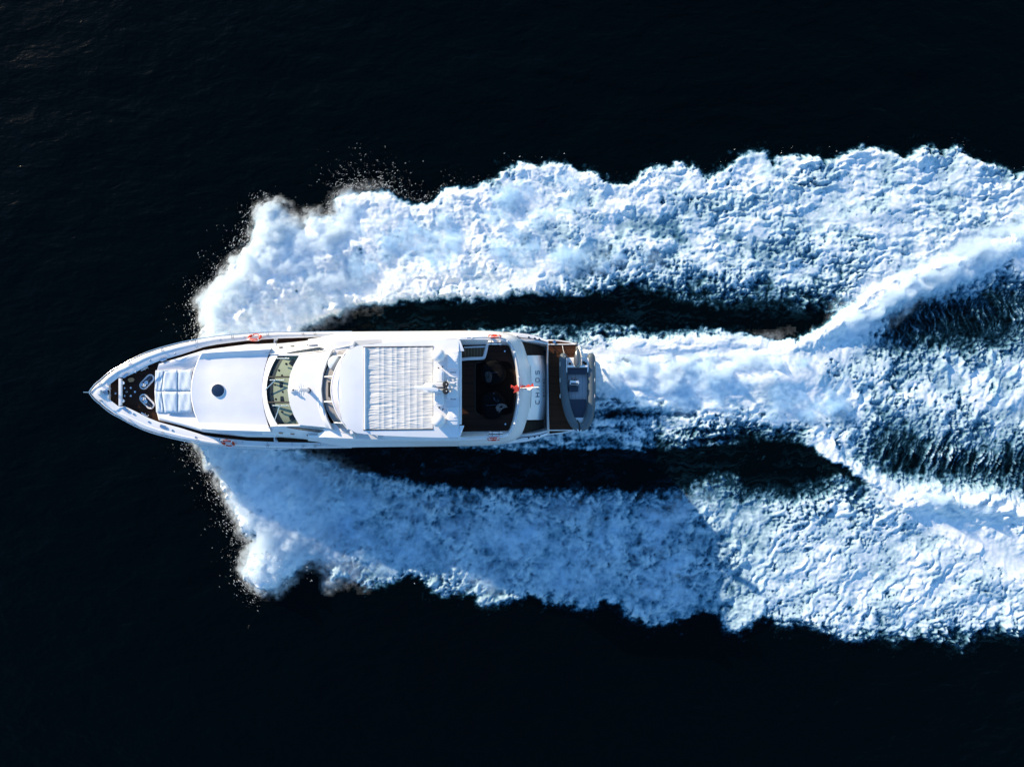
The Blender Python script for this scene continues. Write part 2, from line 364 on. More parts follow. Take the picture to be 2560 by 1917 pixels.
def build_wake():
    step = 0.056
    xs = np.arange(-20.0, 33.5, step); ys = np.arange(-17.8, 15.0, step)
    X, Y = np.meshgrid(xs, ys)
    u = CU + X * 43.2; v = CV - Y * 43.2
    # ragged edges: warp before measuring
    wa = 9 * fbm(u / 70, v / 70, 3, 0) + 11 * fbm(u / 24, v / 24, 4, 3, 0.6)
    wb = 9 * fbm(u / 70 + 31, v / 70, 3, 1) + 11 * fbm(u / 24 + 9, v / 24 + 4, 4, 4, 0.6)
    bowz = 1 - sstep(640, 820, u)
    uw = u + wa * 1.2 + bowz * 20 * fbm(u / 30, v / 30, 4, 10, 0.65); vw = v + wb * 1.2 + bowz * 16 * fbm(u / 30 + 7, v / 30, 4, 11, 0.65)
    UP = U_OUT + U_IN[::-1]; LP = L_OUT + L_IN[::-1]
    sU = sdist(uw, vw, UP); sL = sdist(uw, vw, LP); sS = sdist(uw, vw, S_POLY)
    oU = dist_line(uw, vw, U_OUT); iU = dist_line(uw, vw, U_IN)
    oL = dist_line(uw, vw, L_OUT); iL = dist_line(uw, vw, L_IN)
    leadU = dist_line(uw, vw, U_LEAD[1:]); leadL = dist_line(uw, vw, L_LEAD[1:])
    cu = dist_line(uw, vw, CREST_U); cl = dist_line(uw, vw, CREST_L); pl = dist_line(uw, vw, PUFF_L)

    # ---- noise fields (in metres-like survey units)
    warp1 = 16 * fbm(u / 45, v / 45, 3, 6); warp2 = 16 * fbm(u / 45 + 50, v / 45, 3, 7)
    lace = 1 - ridge((u + warp1) / 34, (v + warp2) / 34, 3, 8)          # 0 on the foam network, high in the holes
    lace2 = 1 - ridge((u + warp1 * 0.5) / 13, (v + warp2 * 0.5) / 13, 2, 2)
    streak = 1 - ridge((u + 0.32 * v + warp1 * 0.7) / 17, (v + warp2) / 75, 3, 5)   # near-vertical strands of foam
    lac = np.clip(0.72 * lace + 0.38 * lace2, 0, 1.2) * 1.55
    stk = np.clip(0.75 * streak + 0.3 * lace2, 0, 1.2) * 1.55
    big = fbm(u / 150, v / 150, 3, 9)
    useS0 = sS > np.maximum(sU, sL)
    q1 = fbm(u / 46, v / 46, 3, 1); q2 = fbm(u / 46 + 40, v / 46, 3, 2)
    flow = sstep(1500, 2000, u)
    fil = fbm((u + 70 * q1) / (52 - 16 * flow), (v + 60 * q2) / (36 - 14 * flow), 5, 7, 0.54)          # warped: curls and wisps
    al, ac = (u - v) * 0.707, (u + v) * 0.707
    oriL = 0.72 * fbm((al + 2.2 * warp1) / 56, (ac + 1.7 * warp2) / 18, 4, 9, 0.58) + 0.5 * fbm((u + 1.5 * warp2) / 30, (v + 1.5 * warp1) / 22, 4, 2, 0.6)
    oriU = 0.8 * fbm((u + 1.8 * warp1) / 38, (v + 1.3 * warp2) / 15, 4, 3, 0.6) + 0.4 * fbm((u + warp2) / 20, (v + warp1) / 24, 3, 8, 0.6)
    isoU = fbm((u + 1.5 * warp1) / 62, (v + 1.5 * warp2 - 0.3 * u) / 40, 5, 6, 0.58)
    strandU = ridge((u - 0.35 * v + 0.8 * warp1) / 15, (v + warp2) / 130, 3, 5); strandL = ridge((u + 0.42 * v + 0.8 * warp1) / 15, (v + warp2) / 110, 3, 9)
    oriS = fbm((u + 0.35 * v + warp1) / 24, (v + warp2) / 52, 4, 11, 0.58)
    low = sstep(1040, 1120, v); ctr = sstep(800, 860, v) * (1 - sstep(1080, 1160, v))
    flowS = fbm((u + 1.5 * warp1) / 85, (v + warp2) / 16, 4, 2, 0.55)
    sfar = sstep(1900, 2120, u); oriS = oriS * sfar + flowS * (1 - sfar)
    sel = np.where(useS0, oriS, np.where(v > 1000, oriL, isoU * (1 - sstep(1450, 1950, u)) + oriU * sstep(1450, 1950, u)))
    amod = 0.35 + 1.25 * np.clip(0.5 + 1.3 * fbm(u / 170, v / 120, 3, 0), 0, 1.2)
    oriLs = 0.72 * fbm((al + 2.2 * warp1) / 56, (ac + 1.7 * warp2) / 18, 2, 9, 0.5) + 0.5 * fbm((u + 1.5 * warp2) / 30, (v + 1.5 * warp1) / 22, 2, 2, 0.5)
    oriUs = 0.8 * fbm((u + 1.8 * warp1) / 38, (v + 1.3 * warp2) / 15, 2, 3, 0.5) + 0.4 * fbm((u + warp2) / 20, (v + warp1) / 24, 2, 8, 0.5)
    isoUs = fbm((u + 1.5 * warp1) / 62, (v + 1.5 * warp2 - 0.3 * u) / 40, 3, 6, 0.55)
    selr = np.where(useS0, sfar * fbm((u + 0.35 * v + warp1) / 26, (v + warp2) / 52, 2, 11, 0.5) + (1 - sfar) * 0.6 * fbm((u + 1.5 * warp1) / 85, (v + warp2) / 18, 2, 2, 0.5), np.where(v > 1000, oriLs, isoUs * (1 - sstep(1450, 1950, u)) + oriUs * sstep(1450, 1950, u)))
    grain = fbm((u + 0.6 * warp2) / 11, (v + 0.6 * warp1) / 8.5, 3, 1, 0.65)
    thr = 1 - np.abs(fbm((u + 70 * q2) / 34, (v + 60 * q1) / 25, 3, 12, 0.55)) * 3.2                     # bright threads

    # ---- coverage
    cov = np.full_like(u, -0.5)
    # upper band
    inU = sstep(-14, 24, sU)
    right = sstep(1150, 1700, u)
    c = 1.62 - right * 0.12 + 0.40 * big
    c -= (0.30 + 0.85 * right) * (1 - sstep(2040, 2190, u)) * np.exp(-(iU / (34 + 52 * right)) ** 1.5)
    c -= (0.25 + 0.75 * np.clip(fbm(u / 60, v / 60, 2, 13) * 2, -0.5, 1)) * np.exp(-(oU / 24) ** 2) * sstep(900, 1300, u)
    c -= 0.5 * np.exp(-((u - 940) / 80) ** 2 - ((v - 795) / 22) ** 2)
    c += 0.5 * np.exp(-leadU / 120)
    cov = np.where(sU > -15, np.maximum(cov, c * inU - 0.5 * (1 - inU)), cov)
    # lower band
    inL = sstep(-16, 28, sL)
    c = 1.42 + 0.32 * big
    c -= (0.35 + 0.35 * right) * (1 - sstep(2100, 2230, u)) * np.exp(-(iL / (45 + 25 * right)) ** 1.4)
    c -= 0.25 * np.exp(-(oL / 34) ** 2) * sstep(700, 1100, u)
    c -= 0.55 * np.exp(-((u - 1950) / 160) ** 2 - ((v - 1208) / 40) ** 2)
    c -= 0.65 * sstep(2050, 2300, u) * np.exp(-((v - 1598) / 34) ** 2)
    c += 0.6 * np.exp(-leadL / 100)
    cov = np.where(sL > -17, np.maximum(cov, c * inL - 0.5 * (1 - inL)), cov)
    # stern wash and the inside of the V
    inS = sstep(-6, 12, sS)
    far = sstep(1950, 2250, u)
    c = 1.05 + 0.45 * big + 0.28 * far
    fringe = np.exp(-(np.maximum(sS, 0) / 30) ** 2) * (1 - far)
    c -= 0.42 * fringe
    wash = np.exp(-((v - 938 - 0.01 * (u - 1500)) / (42 + 20 * sstep(1600, 2000, u))) ** 2) * sstep(1440, 1540, u) * (1 - sstep(1930, 2120, u))
    wash2 = np.exp(-((v - 872 + 0.05 * (u - 1500)) / 20) ** 2) * sstep(1330, 1640, u) * (1 - sstep(1960, 2060, u))
    c += 1.5 * wash + 0.9 * wash2 + 0.42 * np.exp(-((v - 975 - 0.04 * (u - 1500)) / 75) ** 2) * sstep(1560, 1760, u) * (1 - sstep(2080, 2240, u))
    c -= 0.50 * np.exp(-((v - 1036) / 13) ** 2) * sstep(1480, 1530, u) * (1 - sstep(1660, 1730, u))
    c -= 0.40 * np.exp(-((v - 903) / 10) ** 2) * sstep(1520, 1570, u) * (1 - sstep(1680, 1740, u))
    c -= 0.35 * np.exp(-((v - 1085) / 24) ** 2) * sstep(1600, 1800, u) * (1 - sstep(1950, 2050, u))
    lowV = np.interp(u, [2050, 2150, 2300, 2560, 3000], [848, 835, 790, 760, 720])
    dkU = np.exp(-((v - lowV - 18) / 74) ** 2) * sstep(2120, 2280, u)
    mid2 = np.interp(u, [2050, 2150, 2300, 2560, 3000], [1080, 1105, 1140, 1165, 1240])
    dkL = np.exp(-((v - mid2) / 66) ** 2) * sstep(2080, 2260, u)
    c -= 0.60 * dkU + 0.58 * dkL
    crU = np.exp(-(cu / 42) ** 2) * sstep(1900, 2010, u)
    below = np.exp(-((pl) / 30) ** 2) * sstep(2200, 2270, u)
    crL = np.exp(-(cl / 30) ** 2) * sstep(1970, 2060, u)
    c += 1.5 * crU + 0.75 * crL + 1.1 * below
    teal = np.exp(-((v - np.interp(u, [2150, 2300, 2560, 3000], [1180, 1215, 1240, 1400])) / 14) ** 2) * sstep(2150, 2250, u)
    covS = c * inS - 0.5 * (1 - inS)
    mixS = np.clip(dkU + dkL, 0, 1) * far
    lacS = lac * (1 - mixS) + stk * mixS
    cov = np.where(sS > -7, np.maximum(cov, covS), cov)
    seam = np.exp(-(dist_line(uw, vw, [(2150, 1203), (2181, 1223), (2305, 1317), (2448, 1406), (2560, 1465), (3000, 1690)]) / 30) ** 2) * sstep(2110, 2190, u)
    seamU = np.exp(-(dist_line(uw, vw, [(2130, 760), (2200, 720), (2400, 650), (2560, 585), (3000, 400)]) / 34) ** 2) * sstep(2100, 2160, u)
    cov = np.maximum(cov, 1.45 * np.maximum(seam, seamU))
    useS = (sS > np.maximum(sU, sL))
    L = np.where(useS, lacS, lac)
    Lw = np.where(useS, 0.42 + 0.42 * mixS, 0.42)
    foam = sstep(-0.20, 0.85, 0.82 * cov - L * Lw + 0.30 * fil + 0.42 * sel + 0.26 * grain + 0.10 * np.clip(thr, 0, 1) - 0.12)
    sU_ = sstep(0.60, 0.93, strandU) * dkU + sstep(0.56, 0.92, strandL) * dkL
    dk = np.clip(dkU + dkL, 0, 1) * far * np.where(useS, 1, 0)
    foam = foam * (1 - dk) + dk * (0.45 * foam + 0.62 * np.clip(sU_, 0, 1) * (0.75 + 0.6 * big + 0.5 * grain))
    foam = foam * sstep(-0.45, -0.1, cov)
    foam = np.maximum(foam, teal * 0.50 * sstep(-2, 8, sS))
    thin = 0.5 + 0.9 * fbm((u + warp1) / 75, (v + warp2) / 60, 4, 12, 0.6)
    zone = np.exp(-((u - 1700) / 330) ** 2 - ((v - 590 + 0.02 * (u - 1700)) / 95) ** 2) + 0.55 * sstep(1950, 2200, u) * np.exp(-((v - 930) / 110) ** 2) + 0.35 * sstep(1250, 1450, u) * np.exp(-((v - 1050) / 50) ** 2)
    foam *= 1 - 0.42 * np.clip(zone, 0, 1) * sstep(0.15, 0.85, thin) - 0.10 * sstep(0.4, 0.9, thin)
    bandR = sstep(1650, 2000, u) * (1 - np.clip(crU + below, 0, 1)) * np.maximum(inU, inL)
    foam *= 1 - bandR * (0.06 + 0.14 * sstep(0.3, 0.9, thin) + 0.14 * fbm(u / 20, v / 14, 3, 15, 0.6))
    foam = np.maximum(foam, 0.97 * np.clip(1.4 * crU, 0, 1) * inS * sstep(1950, 2060, u))
    foam *= 0.92 + 0.14 * fbm(u / 9, v / 9, 2, 12)
    # shaded lower band is thin, milky foam; thinner aerated water behind the fan
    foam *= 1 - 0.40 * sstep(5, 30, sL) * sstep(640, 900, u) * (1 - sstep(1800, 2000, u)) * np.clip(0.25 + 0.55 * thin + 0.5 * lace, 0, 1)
    trough = inside(u, v, U_OUT + L_OUT[::-1]) & (u > 780)
    thread = np.clip(1 - np.abs(fbm((u + 40 * q1) / 120, (v + 26 * q2) / 13, 3, 3)) * 5.5, 0, 1) ** 2 * np.clip(0.35 + 1.6 * fbm(u / 110, v / 40, 2, 6), 0, 1)
    foam = np.maximum(foam, np.where(trough, 0.09 * thread, 0))
    foam = np.clip(foam, 0, 1)

    # ---- relief
    b1 = fbm((u + warp1) / 34, (v + warp2) / 26, 2, 10); b2 = fbm((u + warp2) / 17, (v + warp1) / 12, 3, 11, 0.62); b3 = 1 - np.abs(perlin((u + warp1) / 26, (v + warp2 * 1.3) / 20, 13)) * 2
    fine = sstep(1650, 2100, u)
    calm = np.maximum(np.exp(-leadU / 170) * (1 - sstep(780, 1000, u)), np.exp(-leadL / 170) * (1 - sstep(900, 1100, u)))
    lump = (0.245 * selr + 0.024 * b2 + 0.03 * grain) * amod * (1 - 0.32 * fine) * np.where(v > 1000, 0.82, 1.0) * (1 - 0.85 * calm) * (1 - 0.8 * np.clip(wash, 0, 1)) + 0.34 * fbm(u / 150, v / 110, 2, 14)
    env = sstep(0.25, 0.8, foam) * sstep(0, 26, np.maximum(np.maximum(np.maximum(sU, sL), sS), 40 * np.maximum(seam, seamU))) * (1 - 0.75 * np.clip(crU + crL + below, 0, 1) * sstep(1950, 2050, u))
    h = 0.12 * env + env * np.maximum(lump + 0.10, -0.10)
    h += 0.12 * np.exp(-((oU - 22) / 20) ** 2) * inU * sstep(1050, 1250, u) * sstep(0.1, 0.5, foam)
    h += 0.10 * np.exp(-((oL - 22) / 20) ** 2) * inL * sstep(1700, 1900, u) * sstep(0.1, 0.5, foam)
    h += 0.75 * np.exp(-(cu / 34) ** 2) * sstep(1900, 2060, u) * inS * (0.8 + 0.5 * fbm(u / 40, v / 40, 3, 2))
    h += 0.60 * np.exp(-(cl / 30) ** 2) * sstep(1980, 2100, u) * (1 - sstep(2200, 2330, u)) * np.maximum(inS, inL) * (0.85 + 0.4 * fbm(u / 40, v / 40, 3, 3))
    h += 0.80 * np.exp(-(pl / 34) ** 2) * sstep(2190, 2330, u) * (0.75 + 0.5 * np.abs(perlin(u / 40, v / 30, 4)) + 0.25 * fbm(u / 22, v / 22, 3, 5))
    h += 0.35 * wash * inS + 0.12 * wash2
    # bow sheets thrown up off the stem
    puff = 1 + 0.30 * fbm(u / 60, v / 60, 3, 6) + 0.10 * fbm(u / 18, v / 18, 2, 8)
    fanU = inU * (1 - np.exp(-np.maximum(sU, 0) / 42)) * np.exp(-leadU / 230) * (1 - sstep(700, 980, u))
    fanL = inL * (1 - np.exp(-np.maximum(sL, 0) / 36)) * np.exp(-leadL / 170) * (1 - sstep(680, 900, u))
    h += 1.5 * fanU * puff + 1.25 * fanL * puff
    h = np.maximum(h, 0.0) + 0.012
    reach = np.maximum(np.maximum(sU, sL), sS)
    keep = ((reach > -18) & ((foam > 0.004) | (reach > -4))) | (trough & (foam > 0.01))
    # faces
    ny, nx = u.shape
    kf = keep[:-1, :-1] | keep[1:, :-1] | keep[:-1, 1:] | keep[1:, 1:]
    iy, ix = np.nonzero(kf)
    a = iy * nx + ix
    quads = np.stack([a, a + 1, a + 1 + nx, a + nx], 1)
    used = np.zeros(ny * nx, bool); used[quads.ravel()] = True
    remap = np.cumsum(used) - 1
    quads = remap[quads]
    co = np.stack([X.ravel(), Y.ravel(), h.ravel()], 1)[used]
    fo = foam.ravel()[used].astype(np.float32)
    me = bpy.data.meshes.new('wake_foam')
    me.vertices.add(len(co)); me.vertices.foreach_set('co', co.astype(np.float32).ravel())
    me.loops.add(quads.size); me.loops.foreach_set('vertex_index', quads.astype(np.int32).ravel())
    me.polygons.add(len(quads))
    me.polygons.foreach_set('loop_start', np.arange(0, quads.size, 4, dtype=np.int32))
    me.polygons.foreach_set('use_smooth', np.ones(len(quads), bool))
    me.update(calc_edges=True)
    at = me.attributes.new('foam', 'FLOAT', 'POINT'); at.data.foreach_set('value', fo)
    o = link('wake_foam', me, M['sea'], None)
    o['kind'] = 'stuff'; o['label'] = 'churned white foam of the wake spreading in a V behind the yacht'; o['category'] = 'wake'
    print('wake verts', len(co), 'quads', len(quads))
build_wake()

def droplets(name, label, pts, size, direc, mat):
    """a cloud of small elongated drops, four faces each"""
    n = len(pts)
    base = np.array([(1, 1, 1), (-1, -1, 1), (-1, 1, -1), (1, -1, -1)], float) * 0.6
    a = RNG.random((n, 3)) * 2 * np.pi
    ca, sa = np.cos(a), np.sin(a)
    v = np.repeat(base[None], n, 0)
    x, y, z = v[..., 0].copy(), v[..., 1].copy(), v[..., 2].copy()
    x, y = x * ca[:, :1] - y * sa[:, :1], x * sa[:, :1] + y * ca[:, :1]
    y, z = y * ca[:, 1:2] - z * sa[:, 1:2], y * sa[:, 1:2] + z * ca[:, 1:2]
    v = np.stack([x, y, z], -1) * size[:, None, None]
    k = (v * direc[:, None, :]).sum(-1, keepdims=True)
    v = v + k * direc[:, None, :] * 3.0                     # stretched along its flight
    v = v + pts[:, None, :]
    f = (np.arange(n) * 4)[:, None, None] + np.array([(0, 1, 2), (0, 3, 1), (0, 2, 3), (1, 3, 2)])[None]
    me = bpy.data.meshes.new(name)
    me.vertices.add(n * 4); me.vertices.foreach_set('co', v.astype(np.float32).ravel())
    me.loops.add(n * 12); me.loops.foreach_set('vertex_index', f.astype(np.int32).ravel())
    me.polygons.add(n * 4); me.polygons.foreach_set('loop_start', np.arange(0, n * 12, 3, dtype=np.int32))
    me.update(calc_edges=True)
    o = link(name, me, mat, None)
    o['kind'] = 'stuff'; o['label'] = label; o['category'] = 'spray'
    return o
def spray_material():
    m = bpy.data.materials.new('spray_drops'); m.use_nodes = True
    n, l = m.node_tree.nodes, m.node_tree.links
    n.remove(n['Principled BSDF'])
    d = n.new('ShaderNodeBsdfDiffuse'); t = n.new('ShaderNodeBsdfTranslucent')
    ns = n.new('ShaderNodeTexNoise'); ns.inputs['Scale'].default_value = 2.0
    r = n.new('ShaderNodeValToRGB'); l.new(ns.outputs['Fac'], r.inputs[0])
    r.color_ramp.elements[0].color = (0.84, 0.86, 0.88, 1); r.color_ramp.elements[1].color = (0.93, 0.93, 0.93, 1)
    l.new(r.outputs[0], d.inputs[0]); l.new(r.outputs[0], t.inputs[0])
    mx = n.new('ShaderNodeMixShader'); mx.inputs[0].default_value = 0.45
    l.new(d.outputs[0], mx.inputs[1]); l.new(t.outputs[0], mx.inputs[2]); l.new(mx.outputs[0], n['Material Output'].inputs[0])
    return m
M['spray'] = spray_material()
def sample_line(pts, n, spread, w=None):
    p = np.array(pts, float); seg = np.linalg.norm(np.diff(p, axis=0), axis=1)
    pr = seg if w is None else seg * np.array(w)
    i = RNG.choice(len(seg), n, p=pr / pr.sum()); t = RNG.random(n)[:, None]
    q = p[i] * (1 - t) + p[i + 1] * t
    d = (p[i + 1] - p[i]) / seg[i][:, None]
    nrm = np.stack([d[:, 1], -d[:, 0]], 1)
    return q, nrm
def spray(name, label, lead, sgn, n_edge, n_body):
    # drops torn off along the leading edge: clumped, thinning outwards
    q, nr = sample_line(lead[1:], n_edge, 0)
    out = np.abs(RNG.exponential(1.0, n_edge))
    clump = 0.35 + 1.3 * np.clip(fbm(q[:, 0] / 26, q[:, 1] / 26, 3, 3) + 0.35, 0, 1.4)
    off = -9 + out * 17 * clump
    side = nr * sgn
    q = q + side * off[:, None] + RNG.normal(0, 4, (n_edge, 2))
    z = np.clip(0.55 + 0.5 * RNG.normal(0, 1, n_edge) - off * 0.004, 0.06, 2.0)
    w = np.stack([(q[:, 0] - CU) / 43.2, -(q[:, 1] - CV) / 43.2, z], 1)
    sz = 0.004 + 0.017 * RNG.random(n_edge) ** 4
    dv = np.stack([np.full(n_edge, 0.55), -sgn * np.ones(n_edge) * -0.0 + np.where(side[:, 1] < 0, 0.7, -0.7), RNG.normal(0.1, 0.2, n_edge)], 1)
    dv /= np.linalg.norm(dv, axis=1, keepdims=True)
    # drops hanging over the fan
    q2, nr2 = sample_line(lead[1:], n_body, 0)
    inn = RNG.gamma(1.6, 34, n_body)
    q2 = q2 - nr2 * sgn * inn[:, None] + RNG.normal(0, 12, (n_body, 2)) + np.stack([inn * 0.35, np.zeros(n_body)], 1)
    z2 = np.clip(1.5 * np.exp(-inn / 160) + RNG.normal(0, 0.28, n_body), 0.15, 2.4)
    w2 = np.stack([(q2[:, 0] - CU) / 43.2, -(q2[:, 1] - CV) / 43.2, z2], 1)
    sz2 = RNG.uniform(0.010, 0.026, n_body)
    dv2 = np.stack([np.full(n_body, 0.6), np.full(n_body, 0.6 * (1 if lead is U_LEAD else -1)), RNG.normal(0, 0.3, n_body)], 1)
    dv2 /= np.linalg.norm(dv2, axis=1, keepdims=True)
    droplets(name, label, np.concatenate([w, w2]), np.concatenate([sz, sz2]), np.concatenate([dv, dv2]), M['spray'])
spray('bow_spray', 'sunlit white spray flying off the starboard side of the bow', U_LEAD, 1, 2200, 500)
spray('bow_spray', 'spray thrown up off the shaded port side of the bow', L_LEAD, -1, 2200, 500)
def fringe():
    line = U_OUT[len(U_LEAD) - 1:-2]
    n = 26000
    q, nr = sample_line(line, n, 0)
    keepw = 0.22 * np.exp(-((q[:, 0] - 880) / 200) ** 2) + 0.002
    off = RNG.exponential(1.0, n) * 9 * (0.3 + 1.6 * np.clip(fbm(q[:, 0] / 40, q[:, 1] / 40, 3, 5) + 0.2, 0, 1.5))
    q = q + nr * off[:, None] + RNG.normal(0, 3, (n, 2))
    k = RNG.random(n) < keepw
    q = q[k]
    # a looser scatter above the band where a sheet has just fallen back
    m = 1500
    q3 = np.stack([RNG.normal(925, 55, m), 470 - RNG.exponential(26, m)], 1)
    cl = fbm(q3[:, 0] / 14, q3[:, 1] / 9, 2, 1) > 0.02
    q = np.concatenate([q, q3[cl]])
    n = len(q)
    w = np.stack([(q[:, 0] - CU) / 43.2, -(q[:, 1] - CV) / 43.2, RNG.uniform(0.05, 0.5, n)], 1)
    d = np.tile(np.array([[0.85, 0.45, 0.25]]), (n, 1)); d /= np.linalg.norm(d, axis=1, keepdims=True)
    droplets('spray_fringe', 'loose drops scattered along the outer edge of the starboard foam', w, 0.004 + 0.016 * RNG.random(n) ** 4, d, M['spray'])
fringe()

def mist_material(name='spray_mist', dens=7.0, lo=0.70, hi=1.25, col=(0.88, 0.95, 1.0)):
    m = bpy.data.materials.new(name); m.use_nodes = True
    n, l = m.node_tree.nodes, m.node_tree.links
    n.remove(n['Principled BSDF'])
    pv = n.new('ShaderNodeVolumePrincipled'); pv.inputs['Color'].default_value = (*col, 1); pv.inputs['Anisotropy'].default_value = 0.25
    ge = n.new('ShaderNodeTexCoord')
    acc = None
    for sc_, d, w, off in ((0.9, 3, 1.0, 0.0), (3.6, 4, 0.9, 0.0)):
        t = n.new('ShaderNodeTexNoise'); t.inputs['Scale'].default_value = sc_; t.inputs['Detail'].default_value = d; t.inputs['Roughness'].default_value = 0.62
        l.new(ge.outputs['Object'], t.inputs['Vector'])
        mu = n.new('ShaderNodeMath'); mu.operation = 'MULTIPLY'; mu.inputs[1].default_value = w; l.new(t.outputs['Fac'], mu.inputs[0])
        if acc is None: acc = mu
        else:
            a = n.new('ShaderNodeMath'); a.operation = 'ADD'; l.new(acc.outputs[0], a.inputs[0]); l.new(mu.outputs[0], a.inputs[1]); acc = a
    mr = n.new('ShaderNodeMapRange'); mr.inputs[1].default_value, mr.inputs[2].default_value = lo, hi
    mr.inputs[3].default_value, mr.inputs[4].default_value = 0.0, dens
    l.new(acc.outputs[0], mr.inputs[0]); l.new(mr.outputs[0], pv.inputs['Density'])
    l.new(pv.outputs[0], n['Material Output'].inputs['Volume'])
    m.cycles.volume_step_rate = 0.35
    return m
M['mist'] = mist_material(); M['thin_mist'] = mist_material('thin_spray_mist', 5.0, 0.80, 1.30, (0.72, 0.88, 0.99))
def mist(name, label, lead, poly, u1, peak):
    """a low bank of spray, thick along the thrown sheet and feathering to nothing at its rim"""
    us_ = [p[0] for p in lead]; vs_ = [p[1] for p in lead]
    def T(u, v):
        wv = 26 * fbm(u / 48, v / 48, 4, 2, 0.62); wx = 26 * fbm(u / 48 + 12, v / 48, 4, 3, 0.62)
        sd = sdist(u + wx, v + wv, poly); ld = dist_line(u, v, lead[1:])
        return peak * sstep(-20, 55, sd) * np.exp(-ld / 190) * (1 - sstep(u1 - 190, u1 - 10, u)) * (1 + 0.6 * fbm(u / 30, v / 30, 3, 5))
    return mist_bank(name, label, (min(us_) - 70, u1, min(vs_) - 70, max(vs_) + 70), T, 0.13)
def mist_line(name, label, line, sig, peak, u0, u1, base=0.0):
    us_ = [p[0] for p in line if u0 - 60 < p[0] < u1 + 60]; vs_ = [p[1] for p in line if u0 - 60 < p[0] < u1 + 60]
    def T(u, v):
        wv = 26 * fbm(u / 62, v / 62, 4, 2, 0.65); wx = 26 * fbm(u / 62 + 12, v / 62, 4, 3, 0.65)
        d = dist_line(u + wx, v + wv, line)
        t = np.exp(-(d / sig) ** 2) - 0.06
        return base * (t > 0) * sstep(0, 0.3, t) + peak * np.maximum(t, 0) * np.clip(0.9 + 1.5 * fbm(u / 50, v / 34, 4, 5, 0.6), 0.12, 2) * sstep(u0 - 40, u0 + 50, u) * (1 - sstep(u1 - 80, u1, u))
    return mist_bank(name, label, (u0 - 50, u1 + 10, min(vs_) - 2.2 * sig, max(vs_) + 2.2 * sig), T, 0.14)
def mist_bank(name, label, box, Tf, step, mat='mist'):
    xs = np.arange((box[0] - CU) / 43.2, (box[1] - CU) / 43.2, step)
    ys = np.arange(-(box[3] - CV) / 43.2, -(box[2] - CV) / 43.2, step)
    X, Y = np.meshgrid(xs, ys); u = CU + X * 43.2; v = CV - Y * 43.2
    T = np.maximum(Tf(u, v), 0)
    keep = T > 0.004
    kf = keep[:-1, :-1] | keep[1:, :-1] | keep[:-1, 1:] | keep[1:, 1:]
    ny, nx = u.shape; iy, ix = np.nonzero(kf); a = iy * nx + ix
    q = np.stack([a, a + 1, a + 1 + nx, a + nx], 1)
    N = ny * nx
    top = np.stack([X, Y, 0.065 + T], -1).reshape(-1, 3); bot = np.stack([X, Y, np.full_like(X, 0.06)], -1).reshape(-1, 3)
    faces = [tuple(r) for r in q] + [tuple(r[::-1] + N) for r in q]
    cnt = {}
    for r in q:
        for k in range(4):
            e = (int(r[k]), int(r[(k + 1) % 4])); cnt[e] = 1
    for e in cnt:
        if (e[1], e[0]) not in cnt: faces.append((e[1], e[0], e[0] + N, e[1] + N))
    allv = np.concatenate([top, bot]); used = sorted({int(i) for f in faces for i in f}); mp_ = {o: i for i, o in enumerate(used)}
    me = bpy.data.meshes.new(name); me.from_pydata([tuple(allv[i]) for i in used], [], [tuple(mp_[int(i)] for i in f) for f in faces]); me.update()
    o = link(name, me, M[mat], None); o['kind'] = 'stuff'; o['label'] = label; o['category'] = 'spray'
    return o
mist('spray_mist', 'soft white mist hanging over the sunlit starboard bow wave', U_LEAD, U_OUT + U_IN[::-1], 1000, 2.0)
mist('spray_mist', 'soft white mist hanging over the port bow wave', L_LEAD, L_OUT + L_IN[::-1], 960, 1.8)

mist_line('wash_mist', 'bright white propeller wash boiling up close behind the tender', [(1490, 936), (1600, 934), (1750, 932), (1900, 926), (2040, 905)], 56, 0.85, 1495, 2010)
mist_line('crest_mist', 'white spray blowing along the starboard crest of the wake', [(p[0] + 14, p[1] + 8) for p in CREST_U[1:]], 38, 1.1, 2095, 2900)
mist_line('crest_mist', 'white spray puffs along the port crest of the wake', PUFF_L, 24, 1.0, 2260, 2900)

def mist_area(name, label, poly, inset, peak, u0, u1, ramp=120, seed=4):
    us_ = [p[0] for p in poly]; vs_ = [p[1] for p in poly if u0 - 100 < p[0] < u1 + 100]
    def T(u, v):
        wv = 20 * fbm(u / 44, v / 44, 3, 2, 0.6)
        sd = sdist(u + wv, v + wv, poly)
        patch = np.clip(0.45 + 1.5 * fbm(u / 95, v / 62, 4, seed, 0.6), 0, 1.6)
        return peak * sstep(inset * 0.2, inset, sd) * patch * sstep(u0, u0 + ramp, u) * (1 - sstep(u1 - ramp, u1, u))
    return mist_bank(name, label, (u0, u1, min(vs_), max(vs_)), T, 0.16, 'thin_mist')
mist_area('wake_haze', 'thin milky haze of fine spray over the shaded port foam', L_OUT + L_IN[::-1], 85, 0.65, 640, 1800, seed=4)
mist_area('wake_haze', 'thin milky haze of fine spray over the starboard foam', [p for p in U_OUT if p[0] < 1500][8:] + [(1500, 560), (1700, 600), (1700, 700)] + [(p[0], p[1] - 35) for p in U_IN[::-1] if 900 < p[0] < 1690] + [(900, 740), (800, 770)], 55, 0.65, 780, 1700, seed=6)
mist_area('wake_haze', 'thin milky haze of fine spray fanning out behind the stern', [(1470, 1010), (1480, 900), (1700, 880), (1950, 870), (2080, 870), (2160, 930), (2160, 1040), (2050, 1080), (1900, 1075), (1700, 1060)], 42, 1.0, 1470, 2180, seed=8)
